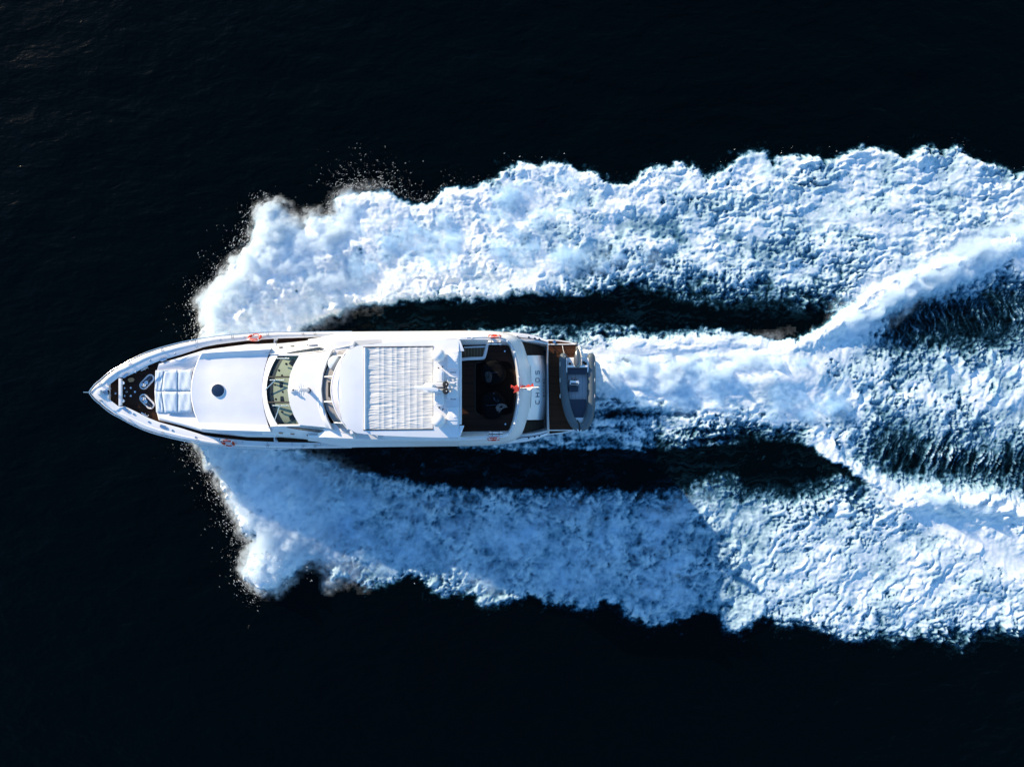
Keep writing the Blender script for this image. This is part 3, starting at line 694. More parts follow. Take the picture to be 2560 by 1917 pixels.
# ---------------------------------------------------------------- the motor yacht
yacht = thing('motor_yacht', P(800, 975, 0), 'long white motor yacht with teak decks speeding ahead of its foaming wake', 'yacht')
Y = yacht
W_G = [(226, 0), (229, 5), (238, 16.5), (252, 28), (268, 42), (285, 54), (322, 75.5), (360, 93.5), (397, 106), (453, 120), (509, 130), (540, 135), (619, 140.5), (699, 144), (859, 144.5), (1120, 144), (1259, 140), (1290, 138), (1317, 135), (1345, 128), (1368, 119)]
W_I = [(262, 0), (264, 8), (272, 17), (296, 36), (303, 36), (312, 36), (341, 50), (373, 66.5), (397, 76), (453, 92), (509, 110), (540, 116), (619, 125), (699, 129.5), (800, 132), (900, 134)]
W_T = [(386, 60), (395, 71), (453, 86), (509, 103), (540, 107), (619, 116.5), (685, 118), (719, 120), (759, 124), (787, 128.5), (859, 136), (900, 139)]
def z_sheer(u): return ip(u, [(226, 4.25), (400, 4.0), (620, 3.65), (860, 3.35), (1280, 3.12), (1368, 2.9)])
def z_deck(u): return z_sheer(u) - ip(u, [(262, 0.25), (300, 0.45), (420, 0.55), (900, 0.6)])

# hull: raked stem, flare, chine
us = [226, 229, 233, 238, 245, 252, 260, 268, 285, 303, 322, 341, 360, 397, 425, 453, 509, 540, 619, 699, 780, 859, 990, 1120, 1200, 1259, 1290, 1317, 1345, 1368]
rows = []
for u in us:
    w = ip(u, W_G); zs = z_sheer(u); t = max(0, min(1, (u - 226) / 420))
    row = []
    for s in (-1, 1):
        g = Q(u, s * w, zs); c = Q(u, 0, zs)
        half = []
        for kz, kw, rake in ((1.0, 1.0, 0), (0.93, 0.985, 0.08), (0.62, 0.55 + 0.38 * t, 0.6), (0.28, 0.30 + 0.56 * t, 1.25), (0.05, 0.18 + 0.66 * t, 1.7), (-0.2, 0.08 + 0.42 * t, 2.2)):
            half.append(Vector((g.x + rake * (1 - t) ** 2, c.y + (g.y - c.y) * kw, zs * kz if kz > 0 else -0.9)))
        row += half if s < 0 else half[::-1]
    rows.append(row)
loft('hull', rows, M['gelcoat'], Y, cap=True, angle=40)

# broad white cap on the bulwark, both sides, joined over the bow
cap_rows = []
us_cap = [226, 229, 233, 238, 245, 252, 260, 264, 268, 272, 280, 288, 296, 303, 312, 322, 341, 360, 373, 397, 425, 453, 480, 509, 540, 580, 619, 660, 699, 740, 780, 830, 880]
for u in us_cap:
    w = ip(u, W_G); wi = min(ip(u, W_I), max(w - 2, 0)) if u >= 262 else 0.0
    zs = z_sheer(u); wd = w - wi
    half = [(w, zs - 0.06), (w - 0.02 * wd, zs + 0.02), (w - 0.16 * wd, zs + 0.075), (w - 0.32 * wd, zs + 0.085), (w - 0.40 * wd, zs + 0.045), (wi + 0.14 * wd, zs + 0.025), (wi, zs - 0.01), (wi, z_deck(u) - 0.03)]
    cap_rows.append([Q(u, -a, z) for a, z in half] + [Q(u, a, z) for a, z in half[::-1]])
bmv = [p for r in cap_rows for p in r]; nC = 16; fs = []
for i in range(len(cap_rows) - 1):
    for j in range(nC - 1):
        if j == 7: continue                              # the gap between the two inner faces is the deck well
        a = i * nC + j; fs.append((a, a + 1, a + 1 + nC, a + nC))
cap_o = mesh('bulwark_cap', bmv, fs, M['gelcoat'], Y, angle=30)
# nose plate forward of the well
nose = [(u, ip(u, W_G)) for u in (232, 238, 245, 252, 260, 268)]
ol = [(u, yc(u) - w * 0.60) for u, w in nose] + [(u, yc(u) + w * 0.60) for u, w in nose[::-1]]
slab('bow_plate', ol, [z_sheer(u) + 0.05 for u, _ in ol], 3.7, M['gelcoat'], Y, bevel=0.03)
slab('anchor_box', [(240, 974), (250, 974), (250, 986), (240, 986)], 4.42, 4.1, M['gelcoat'], Y, bevel=0.02)

# teak deck strips: forward triangle, foredeck well, side decks
def deck_strip(name, us_, f_in, f_out, mat):
    rows_ = [[Q(u, -f_out(u), z_deck(u)), Q(u, -f_in(u), z_deck(u) + 0.012), Q(u, f_in(u), z_deck(u) + 0.012), Q(u, f_out(u), z_deck(u))] for u in us_]
    return loft(name, rows_, mat, Y)
deck_strip('anchor_deck', [266, 272, 280, 288, 296], lambda u: 2, lambda u: ip(u, W_I) + 0.5, M['teak_dark'])
deck_strip('foredeck', [302, 312, 322, 341, 360, 373, 397, 425, 453], lambda u: 4, lambda u: ip(u, W_I) + 0.5, M['teak_dark'])
for s in (-1, 1):
    rows_ = [[Q(u, s * (ip(u, W_T) - 6), z_deck(u) + 0.004), Q(u, s * (ip(u, W_I) + 0.5), z_deck(u) + 0.004)] for u in (425, 453, 480, 509, 540, 580, 619, 660, 699, 740, 780, 830, 880)]
    loft('side_deck', rows_, M['teak'], Y)
slab('deck_beam', [(296, 945), (303.5, 947), (303.5, 1013), (296, 1016)], z_sheer(300) + 0.02, 4.0, M['gelcoat'], Y, bevel=0.025)
for s in (-1, 1):
    lathe('deck_eye', Q(306.5, s * 22.5, z_sheer(306)), [(0.085, -0.07), (0.085, -0.01), (0.075, 0.0), (0.05, 0.0), (0.045, -0.03), (0.0, -0.03)], M['gelcoat'], Y, n=16)

# low trunk on the foredeck: raised rim, dished inside
rows = []
for x0, bulge, k in ((386, 11, 0.0), (386.5, 11, 0.75), (388, 11, 1.0), (400, 8, 1.0), (430, 4, 1.0), (453, 2, 1.0), (480, 0, 1.0), (509, 0, 1.0), (560, 0, 1.0), (619, 0, 1), (660, 0, 1), (690, 0, 1)):
    uo = x0 + bulge; wt = ip(uo, W_T); zd = z_deck(uo)
    zr = ip(x0, [(386, zd + 0.50), (440, zd + 0.66), (500, zd + 0.82), (690, zd + 1.30)]) ; zi = ip(x0, [(386, zd + 0.46), (440, zd + 0.50), (500, zd + 0.58), (690, zd + 0.9)])
    zr = zd + (zr - zd) * k; zi = zd + (zi - zd) * k
    half = [(wt, zd - 0.02), (wt - 1.5, zd + (zr - zd) * 0.85), (wt - 5, zr), (wt - 9, zr), (wt * 0.80, (zr + zi) / 2), (wt * 0.68, zi), (wt * 0.34, zi), (0, zi)]
    full = [(-a, z) for a, z in half] + [(a, z) for a, z in half[-2::-1]]
    rows.append([Q(x0 + bulge * (a / wt) ** 2, a, z) for a, z in full])
loft('foredeck_trunk', rows, M['nonskid'], Y, angle=28)

# forward coach roof with dished edges
def cz(u): return ip(u, [(470, 4.35), (500, 4.42), (600, 4.60), (650, 4.64), (700, 4.64)])
rows = []
for x0, b, dz, ww in ((477, 26, -0.42, 0), (476.6, 26, -0.05, 0), (479, 26, 0.02, 0), (483, 26, 0.0, 0), (520, 25, 0, 0), (580, 23, 0, 0), (640, 22, 0, 0), (655, 22, 0, 0)):
    wb = ip(x0 + b, [(500, 94), (520, 97), (690, 104)]); wtop = ip(x0 + b, [(500, 80), (690, 90)])
    z = cz(x0 + b * 0.5) + dz
    half = [(wb + 4, z - 0.55), (wb + 1.5, z + 0.10), (wb - 1, z + 0.15), (wb - 3, z + 0.13), ((wb + wtop) / 2, z + 0.03), (wtop, z - 0.06), (wtop - 3, z - 0.07), (wtop * 0.6, z - 0.015), (wtop * 0.3, z), (0, z)]
    if dz < -0.1: half = [(a, z) for a, _ in half]
    full = [(-a, q) for a, q in half] + [(a, q) for a, q in half[-2::-1]]
    rows.append([Q(x0 + b * (a / wb) ** 2, a, q) for a, q in full])
loft('coach_roof', rows, M['nonskid'], Y, angle=28)
# round deck hatch with a dark lens
hc = Q(546, -1.5, cz(546))
hatch = lathe('deck_hatch', hc, [(0.36, -0.05), (0.36, 0.06), (0.34, 0.085), (0.0, 0.085)], M['gelcoat'], Y, n=32)
lathe('hatch_lens', hc + Vector((0, 0, 0.088)), [(0.335, -0.02), (0.33, 0.025), (0.28, 0.04), (0.0, 0.05)], M['hatch'], hatch, n=32)

# sun pad: six fitted cushions, hollowed and creased
def pad_mesh(name, quad, z, thick, parent, seed):
    """quad of corners (u, v); puffed grid"""
    n = 14; rows_ = []
    rg = np.random.default_rng(seed)
    ph = rg.random(6) * 6.28
    for i in range(n + 1):
        r_ = []
        for j in range(n + 1):
            s, t = i / n, j / n
            u = (1 - s) * ((1 - t) * quad[0][0] + t * quad[3][0]) + s * ((1 - t) * quad[1][0] + t * quad[2][0])
            v = (1 - s) * ((1 - t) * quad[0][1] + t * quad[3][1]) + s * ((1 - t) * quad[1][1] + t * quad[2][1])
            e = min(1, 8 * min(s, 1 - s, t, 1 - t) + 0.15)
            zz = z + thick * math.sqrt(1 - (1 - e) ** 2)
            zz += e * (0.012 * math.sin(9 * s + 4 * t + ph[0]) + 0.010 * math.sin(7 * t - 11 * s + ph[1]) * math.sin(5 * s + ph[2]))
            zz += e * 0.014 * math.exp(-((s + t - 1.55) / 0.07) ** 2) * math.sin(22 * (s - t) + ph[3])
            r_.append(P(u, v, zz))
        rows_.append(r_)
    return loft(name, rows_, M['cushion'], parent, angle=70)
sunpad = slab('sunpad', [(388, 927), (475, 924), (472, 978), (475, 1031), (390, 1031), (386.5, 978)], z_deck(430) + 0.56, z_deck(430) + 0.3, M['gelcoat'], Y)
zp = z_deck(430) + 0.55
pad_mesh('cushion', [(389, 925.5), (409, 925.5), (404, 976.5), (387, 976.5)], zp, 0.07, sunpad, 1)
pad_mesh('cushion', [(387, 979), (404, 979), (408, 1031), (391.5, 1031)], zp, 0.07, sunpad, 2)
pad_mesh('cushion', [(411, 926), (443.5, 924.5), (443.5, 977), (404.5, 977)], zp, 0.15, sunpad, 3)
pad_mesh('cushion', [(404.5, 979), (443.5, 979), (443.5, 1032.5), (412, 1031.5)], zp, 0.15, sunpad, 4)
pad_mesh('cushion', [(444.5, 924.5), (479, 925), (477, 977), (444.5, 977)], zp, 0.12, sunpad, 5)
pad_mesh('cushion', [(444.5, 979), (477, 979), (479.5, 1029), (444.5, 1032.5)], zp, 0.12, sunpad, 6)

# ---- pilothouse: ledge, raked windscreen, roof
def band(name, a, b, ka, kb, wmax, mat, parent, crown=0.05, sub=10, thick=None, w0=None, w1=None):
    """a curved strip between stations a=(x0,bulge,z) and b; from offset w0 to w1"""
    w0 = -wmax if w0 is None else w0; w1 = wmax if w1 is None else w1
    rows_ = []
    for t in (0, 0.5, 1.0):
        x0, bl, z = (a[i] * (1 - t) + b[i] * t for i in range(3))
        r_ = []
        for j in range(sub + 1):
            w = w0 + (w1 - w0) * j / sub
            q = (w / wmax) ** 2
            r_.append(Q(x0 + bl * q, w * (ka * (1 - t) + kb * t), z - crown * q))
        rows_.append(r_)
    return loft(name, rows_, mat, parent, angle=40)
band('windscreen_ledge', (654.5, 22, 4.62), (666, 30, 4.80), 1.02, 1.0, 89, M['gelcoat'], Y, sub=16)
# cabin behind the glass: dashboard, instruments
dash = band('dashboard', (663, 31, 4.62), (736, 30, 5.12), 1.0, 1.0, 88, M['beige'], Y, sub=16)
band('dash_shelf', (668, 31, 4.68), (682, 31, 4.77), 1.0, 1.0, 86, M['navy'], dash, sub=14)
for w, u in ((-50, 692), (-37, 704), (-14, 691), (4, 711), (22, 692), (54, 698), (72, 711), (-66, 703)):
    lathe('instrument', Q(u + 29 * (w / 88) ** 2 - 4, w, 4.62 + (u - 667) * 0.00685), [(0.055, -0.1), (0.055, 0.02), (0.0, 0.03)], M['black'], dash, n=12)
for w, u, r_ in ((-14, 705, 0), (22, 706, 0), (68, 716, 35), (-68, 716, -35)):
    c = Q(u + 25 * (w / 88) ** 2, w, 4.66 + (u - 667) * 0.00685); h = 0.145; ca, sa = math.cos(math.radians(r_)), math.sin(math.radians(r_))
    pv = [c + Vector((x * ca - y * sa, x * sa + y * ca, z)) for z in (-0.12, 0.0) for x, y in ((-h, -h), (h, -h), (h, h), (-h, h))]
    mesh('screen', pv, [(0, 1, 2, 3), (4, 5, 6, 7), (0, 1, 5, 4), (1, 2, 6, 5), (2, 3, 7, 6), (3, 0, 4, 7)], M['navy'], dash, bevel=0.01)
A_, B_ = (666.5, 31, 4.80), (720, 30, 5.56)
for w0, w1 in ((-88, -34.5), (-32, 29), (31.5, 88)):
    band('windscreen_pane', A_, B_, 1, 1, 88, M['glass'], Y, sub=8, w0=w0, w1=w1)
for wc in (-33.2, 30.2):
    tube('mullion', [Q(666.5 + 31 * (wc / 88) ** 2 + 53.5 * t, wc, 4.82 + 0.76 * t) for t in (0, 0.5, 1)], 0.045, M['rubber'], Y)
for wc in (-88, 88):
    tube('pillar', [Q(666.5 + 31 + 53 * t, wc, 4.78 + 0.74 * t) for t in (0, 0.5, 1)], 0.06, M['gelcoat'], Y)
for (u0, w0, u1, w1, uu0, uu1, wb_) in ((663, -1, 689, -26, 675, 712, -26), (687, 74, 700, 37, 682, 722, 38), (0, 0, 0, 0, 690, 722, -80)):
    wip = tube('wiper', [Q(uu0, wb_, 4.86 + (uu0 - 672) * 0.0142 + 0.05), Q(uu1, wb_ + 0.5, 4.90 + (uu1 - 672) * 0.0142 + 0.02)], 0.03, M['steel'], Y)
    if u0: tube('wiper_arm', [Q(u0, w0, 4.86), Q(u1, w1, 4.90 + (u1 - 672) * 0.0142 + 0.06)], 0.028, M['steel'], wip)
# roof of the pilothouse, rising to a bright lip aft
rows = []
for x0, b, z, wm in ((719, 30, 5.50, 88), (719.5, 30, 5.60, 88.5), (723, 30, 5.61, 89), (755, 28, 5.68, 92), (785, 26, 5.72, 95), (790, 26, 5.73, 96), (799, 26, 5.93, 98), (803, 27, 5.94, 99), (806, 28, 5.80, 99)):
    half = [(wm + 1, z - 0.25), (wm, z - 0.08), (wm - 2, z - 0.03), (wm * 0.72, z - 0.02), (wm * 0.4, z), (0, z + 0.01)]
    full = [(-a, q) for a, q in half] + [(a, q) for a, q in half[-2::-1]]
    rows.append([Q(x0 + b * (a / wm) ** 2, a, q) for a, q in full])
loft('pilothouse_roof', rows, M['nonskid'], Y, angle=30)
# side walls of the house, with the dark side glass
for s in (-1, 1):
    rows_ = []
    for u in (655, 680, 705, 730, 760, 800, 840, 875):
        wt = ip(u, W_T) - 1; wtop = ip(u, [(655, 93), (697, 89), (749, 90), (819, 98), (875, 110)])
        zt = ip(u, [(655, 4.60), (680, 4.72), (750, 5.42), (819, 5.62), (875, 5.75)]); zb = z_deck(u) - 0.02
        zm = min(zt - 0.03, ip(u, [(655, 4.45), (749, 4.75), (875, 5.1)]))
        wm = ip(u, [(655, 104), (700, 105), (760, 108), (819, 117), (875, 126)])
        rows_.append([Q(u, s * wt, zb), Q(u, s * (wt - 1), zb + (zm - zb) * 0.55), Q(u, s * (wm + 6), zm - 0.22), Q(u, s * wm, zm), Q(u, s * (wtop + 2), zt - 0.10), Q(u, s * wtop, zt)])
    wall = loft('house_side', rows_, M['gelcoat'], Y, angle=30)
    top = [(716, 92.5, 4.98), (745, 94, 5.20), (790, 100, 5.42), (862, 110, 5.60)]; bot = [(716, 93.5, 4.95), (745, 99, 5.02), (790, 106, 5.22), (862, 112, 5.50)]
    loft('side_window', [[Q(u, s * w, z + 0.06) for u, w, z in top], [Q(u, s * w, z + 0.05) for u, w, z in bot]], M['darkglass'], wall)
    for u in (702, 731, 772, 817):
        w = ip(u, [(702, 104), (817, 114)])
        tube('air_slot', [Q(u - 5, s * (w + 3.0), ip(u, [(702, 4.62), (817, 5.02)])), Q(u + 5, s * (w + 3.8), ip(u, [(702, 4.65), (817, 5.05)]))], 0.03, M['black'], wall, n=6)

# horn, light and stub mast on the pilothouse roof
mast = slab('mast_foot', [(725, 972.5), (743, 972.5), (743, 981), (725, 981)], 5.74, 5.5, M['gelcoat'], Y)
lathe('masthead_light', P(733, 975, 5.74), [(0.09, -0.02), (0.09, 0.10), (0.06, 0.16), (0, 0.17)], M['gelcoat'], mast, n=14)
lathe('light_lens', P(733, 975, 5.90), [(0.045, 0), (0.04, 0.05), (0, 0.06)], M['black'], mast, n=12)
tube('stub_mast', [P(773, 975.5, 5.6), P(762, 975.3, 6.15), P(747, 975, 6.7)], [0.10, 0.095, 0.08], M['gelcoat'], mast, n=12)
tube('mast_collar', [P(772.5, 975.5, 5.66), P(770.5, 975.5, 5.76)], 0.125, M['chrome_dark'], mast, n=12)
for dz, L in ((6.15, 0.55), (6.42, 0.65), (6.62, 0.45)):
    c = P(773 - (dz - 5.6) * 23, 975.2, dz); tube('spreader', [c + Vector((-0.05, -L / 2, 0)), c, c + Vector((-0.05, L / 2, 0))], [0.018, 0.04, 0.018], M['gelcoat'], mast, n=6)
tube('whip_aerial', [P(747, 975, 6.7), P(744, 975, 7.3)], 0.016, M['steel'], mast, n=6)

# ---- flybridge screen, panes between light mullions
SA, SB = (806.5, 41, 5.86), (829, 42, 6.72)
cuts = [-97, -84, -32.5, 29.5, 82, 97]
for w0, w1 in zip(cuts[:-1], cuts[1:]):
    band('fly_screen_pane', SA, SB, 1, 1.02, 97, M['smoke'], Y, sub=6, w0=w0 + 0.6, w1=w1 - 0.6, crown=0.12)
for w in cuts[1:-1]:
    tube('screen_mullion', [Q(806.5 + 41 * (w / 97) ** 2 + 22.5 * t, w * (1 + 0.02 * t), 5.87 + 0.86 * t - 0.12 * (w / 97) ** 2) for t in (0, 0.5, 1)], 0.04, M['gelcoat'], Y, n=6)
band('fly_dashboard', (806, 41, 5.80), (850, 42, 6.10), 1, 1, 97, M['flyinner'], Y, sub=12)
slab('fly_instrument', [(820, 955), (832, 955), (832, 992), (820, 992)], 6.02, 5.8, M['black'], Y)
lathe('fly_helm_seat', P(840, 908, 6.0), [(0.4, -0.1), (0.4, 0.1), (0.33, 0.16), (0, 0.17)], M['cushion'], Y, n=20)

# ---- flybridge wings: full-beam overhang, lit bands, coaming
WO = [(800, 130), (830, 139), (862, 144.5), (1120, 144.5), (1150, 144.2)]
for s in (-1, 1):
    rows_ = []
    for u in (770, 800, 830, 862, 920, 990, 1060, 1120, 1151):
        k = max(0, min(1, (u - 770) / 92)); wo = ip(u, [(770, 127), (800, 131), (830, 138), (862, 144.5), (1151, 144.3)])
        wr = ip(u, [(770, 117), (862, 122), (900, 124), (1151, 129)])
        zl = ip(u, [(770, 4.35), (862, 4.15), (1151, 4.15)]); zt = ip(u, [(770, 5.0), (862, 5.62), (1151, 5.75)])
        prof = [(wo - 3, zl - 0.10), (wo, zl), (wo - 0.5, zl + 0.22 * k + 0.02), (wo - (wo - wr) * 0.30, zl + (zt - zl) * 0.36), (wo - (wo - wr) * 0.34, zl + (zt - zl) * 0.42), (wo - (wo - wr) * 0.72, zl + (zt - zl) * 0.78), (wo - (wo - wr) * 0.76, zl + (zt - zl) * 0.86), (wr, zt), (wr - 4, zt), (wr - 9, zt - 0.5)]
        rows_.append([Q(u, s * a, z) for a, z in prof])
    loft('flybridge_wing', rows_, M['gelcoat'], Y, angle=22)
    # solid black wedge paints the shade in the opening between bulwark and wing
    tri = [(830, 132.5), (867, 131.5), (860, 136.5)]
    mesh('gap_shade', [Q(u, s * w, 3.62) for u, w in tri] + [Q(u, s * w, 3.5) for u, w in tri], [(0, 1, 2), (3, 4, 5), (0, 1, 4, 3), (1, 2, 5, 4), (2, 0, 3, 5)], M['black'], Y)

# saloon sides below the overhang, and the shelf outboard of the flybridge screen
for s in (-1, 1):
    rows_ = [[Q(u, s * (ip(u, W_G) - 6), z_sheer(u) - 0.1), Q(u, s * (ip(u, W_G) - 9), 4.3)] for u in (860, 930, 1000, 1080, 1160, 1230, 1268, 1292)]
    sl = loft('saloon_side', rows_, M['gelcoat'], Y)
    for u in (900, 960, 1020, 1080, 1140, 1200):
        loft('saloon_window', [[Q(u, s * (ip(u, W_G) - 5.6), 3.35), Q(u + 52, s * (ip(u, W_G) - 5.6), 3.35)], [Q(u, s * (ip(u, W_G) - 7.2), 4.0), Q(u + 52, s * (ip(u, W_G) - 7.2), 4.0)]], M['darkglass'], sl)
    loft('screen_shelf', [[Q(u, s * w0, z), Q(u, s * w1, z + 0.03)] for u, w0, w1, z in ((795, 84, 118, 5.2), (812, 84, 118, 5.52), (835, 84, 120, 5.62), (862, 88, 121.5, 5.66), (890, 95, 123, 5.66), (915, 100, 124, 5.66), (1000, 105, 125.5, 5.68), (1146, 108, 127, 5.70))], M['gelcoat'], Y)
# ---- hardtop
htw = [(845, 0), (846, 40), (851, 70), (860, 88), (874, 102), (890, 108.5), (930, 114), (979, 117.5), (1060, 121), (1120, 123), (1147, 122.5)]
front = [(845.0, 0), (845.8, 20), (847.5, 40), (851.5, 66), (858, 84), (868, 97), (880, 104.5), (893, 109)]
side = [(930, 114), (979, 117.5), (1060, 121), (1120, 122.5), (1146, 122), (1150, 119), (1161, 95), (1148, 93)]
out = [(u, w) for u, w in front + side]
def ht_top(u, w): return 7.12 - 0.10 * (abs(w) / 120) ** 3 - 0.12 * max(0, (880 - u) / 35) ** 2 * 0.5
ring = [(u, -w) for u, w in out[::-1]] + out[1:]
op0, op1, ow0, ow1 = 908.5, 1083, -105.5, 101.5          # opening for the sliding canvas
top_v, fs = [], []
inner = [(op1, ow0), (op0, ow0), (op0, -60), (op0, 0), (op0, 60), (op0, ow1), (op1, ow1)]
# build the top as strips fore / sides / aft of the opening
def patch(name, pts_grid, mat, parent): return loft(name, [[Q(u, w, ht_top(u, w)) for u, w in r] for r in pts_grid], mat, parent, angle=30)
def half_w(u): return ip(u, htw)
ht = thing_part = bpy.data.objects.new('hardtop', None)
rows = []
vsH, fsH = [], []
def addgrid(g, zoff=0.0):
    b0 = len(vsH); n = len(g[0])
    for r in g:
        for u, w in r: vsH.append(Q(u, w, ht_top(u, w) + zoff))
    for i in range(len(g) - 1):
        for j in range(n - 1):
            a = b0 + i * n + j; fsH.append((a, a + 1, a + 1 + n, a + n))
fr = [-1, -0.9, -0.7, -0.45, -0.2, 0, 0.2, 0.45, 0.7, 0.9, 1]
def edge_u(w, base):                                   # u of the rounded nose at offset w
    return float(np.interp(abs(w), [p[1] for p in front], [p[0] for p in front]))
g = []
for t in (0, 0.12, 0.35, 0.7, 1.0):
    r = []
    for f in fr:
        w = f * 109
        u0 = edge_u(w, 0); r.append((u0 + (op0 - u0) * t, w * (1 + 0.015 * t)))
    g.append(r)
addgrid(g)
for s, wi_ in ((-1, ow0), (1, ow1)):
    addgrid([[(u, wi_), (u, (wi_ + s * half_w(u)) / 2), (u, s * half_w(u))] for u in (op0, 960, 1020, op1)])
addgrid([[(u, f * half_w(u)) for f in fr] for u in (op1, 1110, 1147)])
# edge wall
rim = [(u, -w) for u, w in htw[::-1]] + htw[1:]
rim = [( edge_u(w, 0) if u < 893 else u, w) for u, w in rim]
b0 = len(vsH)
for u, w in rim: vsH.append(Q(u, w, ht_top(u, w)))
for u, w in rim:
    p = Q(u, w, ht_top(u, w)); vsH.append(Vector((p.x + 0.03, p.y * 0.99, p.z - 0.22)))
m_ = len(rim)
for i in range(m_): fsH.append((b0 + i, b0 + (i + 1) % m_, b0 + m_ + (i + 1) % m_, b0 + m_ + i))
fsH.append(tuple(range(b0 + m_, b0 + 2 * m_)))
ht = mesh('hardtop', vsH, fsH, M['nonskid'], Y, angle=30)
# opening well + frame
wl = slab('roof_well', [(op0, yc(op0) + ow0), (op1, yc(op1) + ow0), (op1, yc(op1) + ow1), (op0, yc(op0) + ow1)], 6.96, 6.93, M['black'], ht, bevel=0)
# clear lip along the nose with white edges
band('nose_lip', (829, 42, 6.76), (844, 42, 7.02), 1.0, 1.03, 99, M['lilac'], ht, sub=20, crown=0.16)
for x0, z, k in ((828.5, 6.75, 1.0), (844, 7.04, 1.03)):
    tube('lip_edge', [Q(x0 + 42 * (w / 99) ** 2, w * k, z - 0.15 * (w / 99) ** 2) for w in np.linspace(-99, 99, 25)], 0.05, M['gelcoat'], ht)
# gathered canvas in the opening: eight panels sagging between hoops
def canvas():
    nx, ny = 120, 230; co = []
    uu = np.linspace(912, 1082, nx); ww = np.linspace(ow0 + 1.5, ow1 - 1.5, ny)
    U_, W_ = np.meshgrid(uu, ww, indexing='ij')
    seams = np.array([912, 947.5, 959.5, 979.5, 991.5, 1010.5, 1025, 1042, 1057, 1082.])
    z = np.zeros_like(U_)
    for a, b in zip(seams[:-1], seams[1:]):
        t = np.clip((U_ - a) / (b - a), 0, 1); inn = (U_ >= a) & (U_ <= b)
        z = np.where(inn, -0.0011 * (b - a) * np.sin(np.pi * t) * (0.7 + 0.3 * np.sin(W_ / 23 + a)), z)
    wr = 0.62 * fbm(U_ / 30 + 3, (W_ + 0.10 * (U_ - 1000) * np.sin(W_ / 40)) / 3.0, 2, 2) + 0.7 * fbm(U_ / 60, (W_ + 0.06 * U_) / 9, 2, 4)
    decay = 0.35 + 0.65 * np.exp(-(U_ - 912) / 70) + 0.15
    z += 0.040 * wr * decay
    for k in range(16):                                   # long sharp creases drawn across a panel or two
        w0 = RNG.uniform(-100, 98); u0 = RNG.uniform(908, 1020); ln = RNG.uniform(25, 60); sl = RNG.normal(0, 0.10)
        d = W_ - w0 - sl * (U_ - u0)
        z += 0.012 * np.exp(-(d / 0.9) ** 2) * sstep(u0, u0 + 6, U_) * (1 - sstep(u0 + ln, u0 + ln + 8, U_))
    for s_ in seams[1:-1]: z += 0.004 * np.exp(-((U_ - s_) / 1.3) ** 2)
    rows_ = [[Q(U_[i, j], W_[i, j], 7.085 + z[i, j]) for j in range(ny)] for i in range(nx)]
    return loft('canvas_panel', rows_, M['canvas'], ht, angle=80)
canvas()
tube('canvas_batten', [Q(912.5, ow0 + 1, 7.10), Q(912.5, ow1 - 1, 7.10)], 0.065, M['gelcoat'], ht, n=10)
for s, wv in ((-1, ow0), (1, ow1)): tube('canvas_track', [Q(op0, wv + s * -0.3, 7.06), Q(op1, wv + s * -0.3, 7.06)], 0.03, M['black'], ht, n=6)
# aft beam of the hardtop
slab('aft_beam', [(1146.5, 879), (1154, 879), (1154, 1061), (1146.5, 1061)], 7.0, 6.75, M['gelcoat'], ht, bevel=0.03)
for s in (-1, 1):
    p = [(1146, s * 122), (1151, s * 119), (1161, s * 93), (1147, s * 92)]
    mesh('corner_plate', [Q(u, w, 7.02) for u, w in p] + [Q(u, w, 6.8) for u, w in p], [(0, 1, 2, 3), (4, 5, 6, 7), (0, 1, 5, 4), (1, 2, 6, 5), (2, 3, 7, 6), (3, 0, 4, 7)], M['gelcoat'], ht, bevel=0.02)
# legs of the hardtop
for s in (-1, 1):
    tube('hardtop_leg', [Q(885, s * 118, 5.5), Q(879, s * 106, 6.95)], 0.10, M['gelcoat'], ht, n=10)
    pr = [(955, 120.5, 5.6), (1152, 124, 5.6), (1140, 119.5, 7.0), (975, 115, 7.0)]
    mesh('arch_leg', [Q(u, s * w, z) for u, w, z in pr] + [Q(u, s * (w - 5), z) for u, w, z in pr], [(0, 1, 2, 3), (4, 5, 6, 7), (0, 1, 5, 4), (1, 2, 6, 5), (2, 3, 7, 6), (3, 0, 4, 7)], M['gelcoat'], ht, bevel=0.03)
# stowage lids aft on the hardtop
for y0, y1 in ((878, 922), (1018, 1062)):
    lid = slab('stowage_lid', [(1118, y0), (1146, y0), (1146, y1), (1118, y1)], 7.20, 7.05, M['gelcoat'], ht, bevel=0.03)
    slab('lid_panel', [(1120, y0 + 10), (1144, y0 + 10), (1144, y0 + 33), (1120, y0 + 33)], 7.235, 7.19, M['gelcoat'], lid, bevel=0.02)
    slab('lid_latch', [(1134, y0 + 16), (1142, y0 + 16), (1142, y0 + 26), (1134, y0 + 26)], 7.262, 7.22, M['gelcoat'], lid, bevel=0.01)
slab('equipment_box', [(1117, 948), (1144.5, 946), (1144.5, 993), (1117, 995)], 7.35, 7.05, M['gelcoat'], ht, bevel=0.06)
for v in (931, 998): tube('vent_slot', [P(1126, v, 7.10), P(1140, v, 7.10)], 0.025, M['chrome_dark'], ht, n=6)

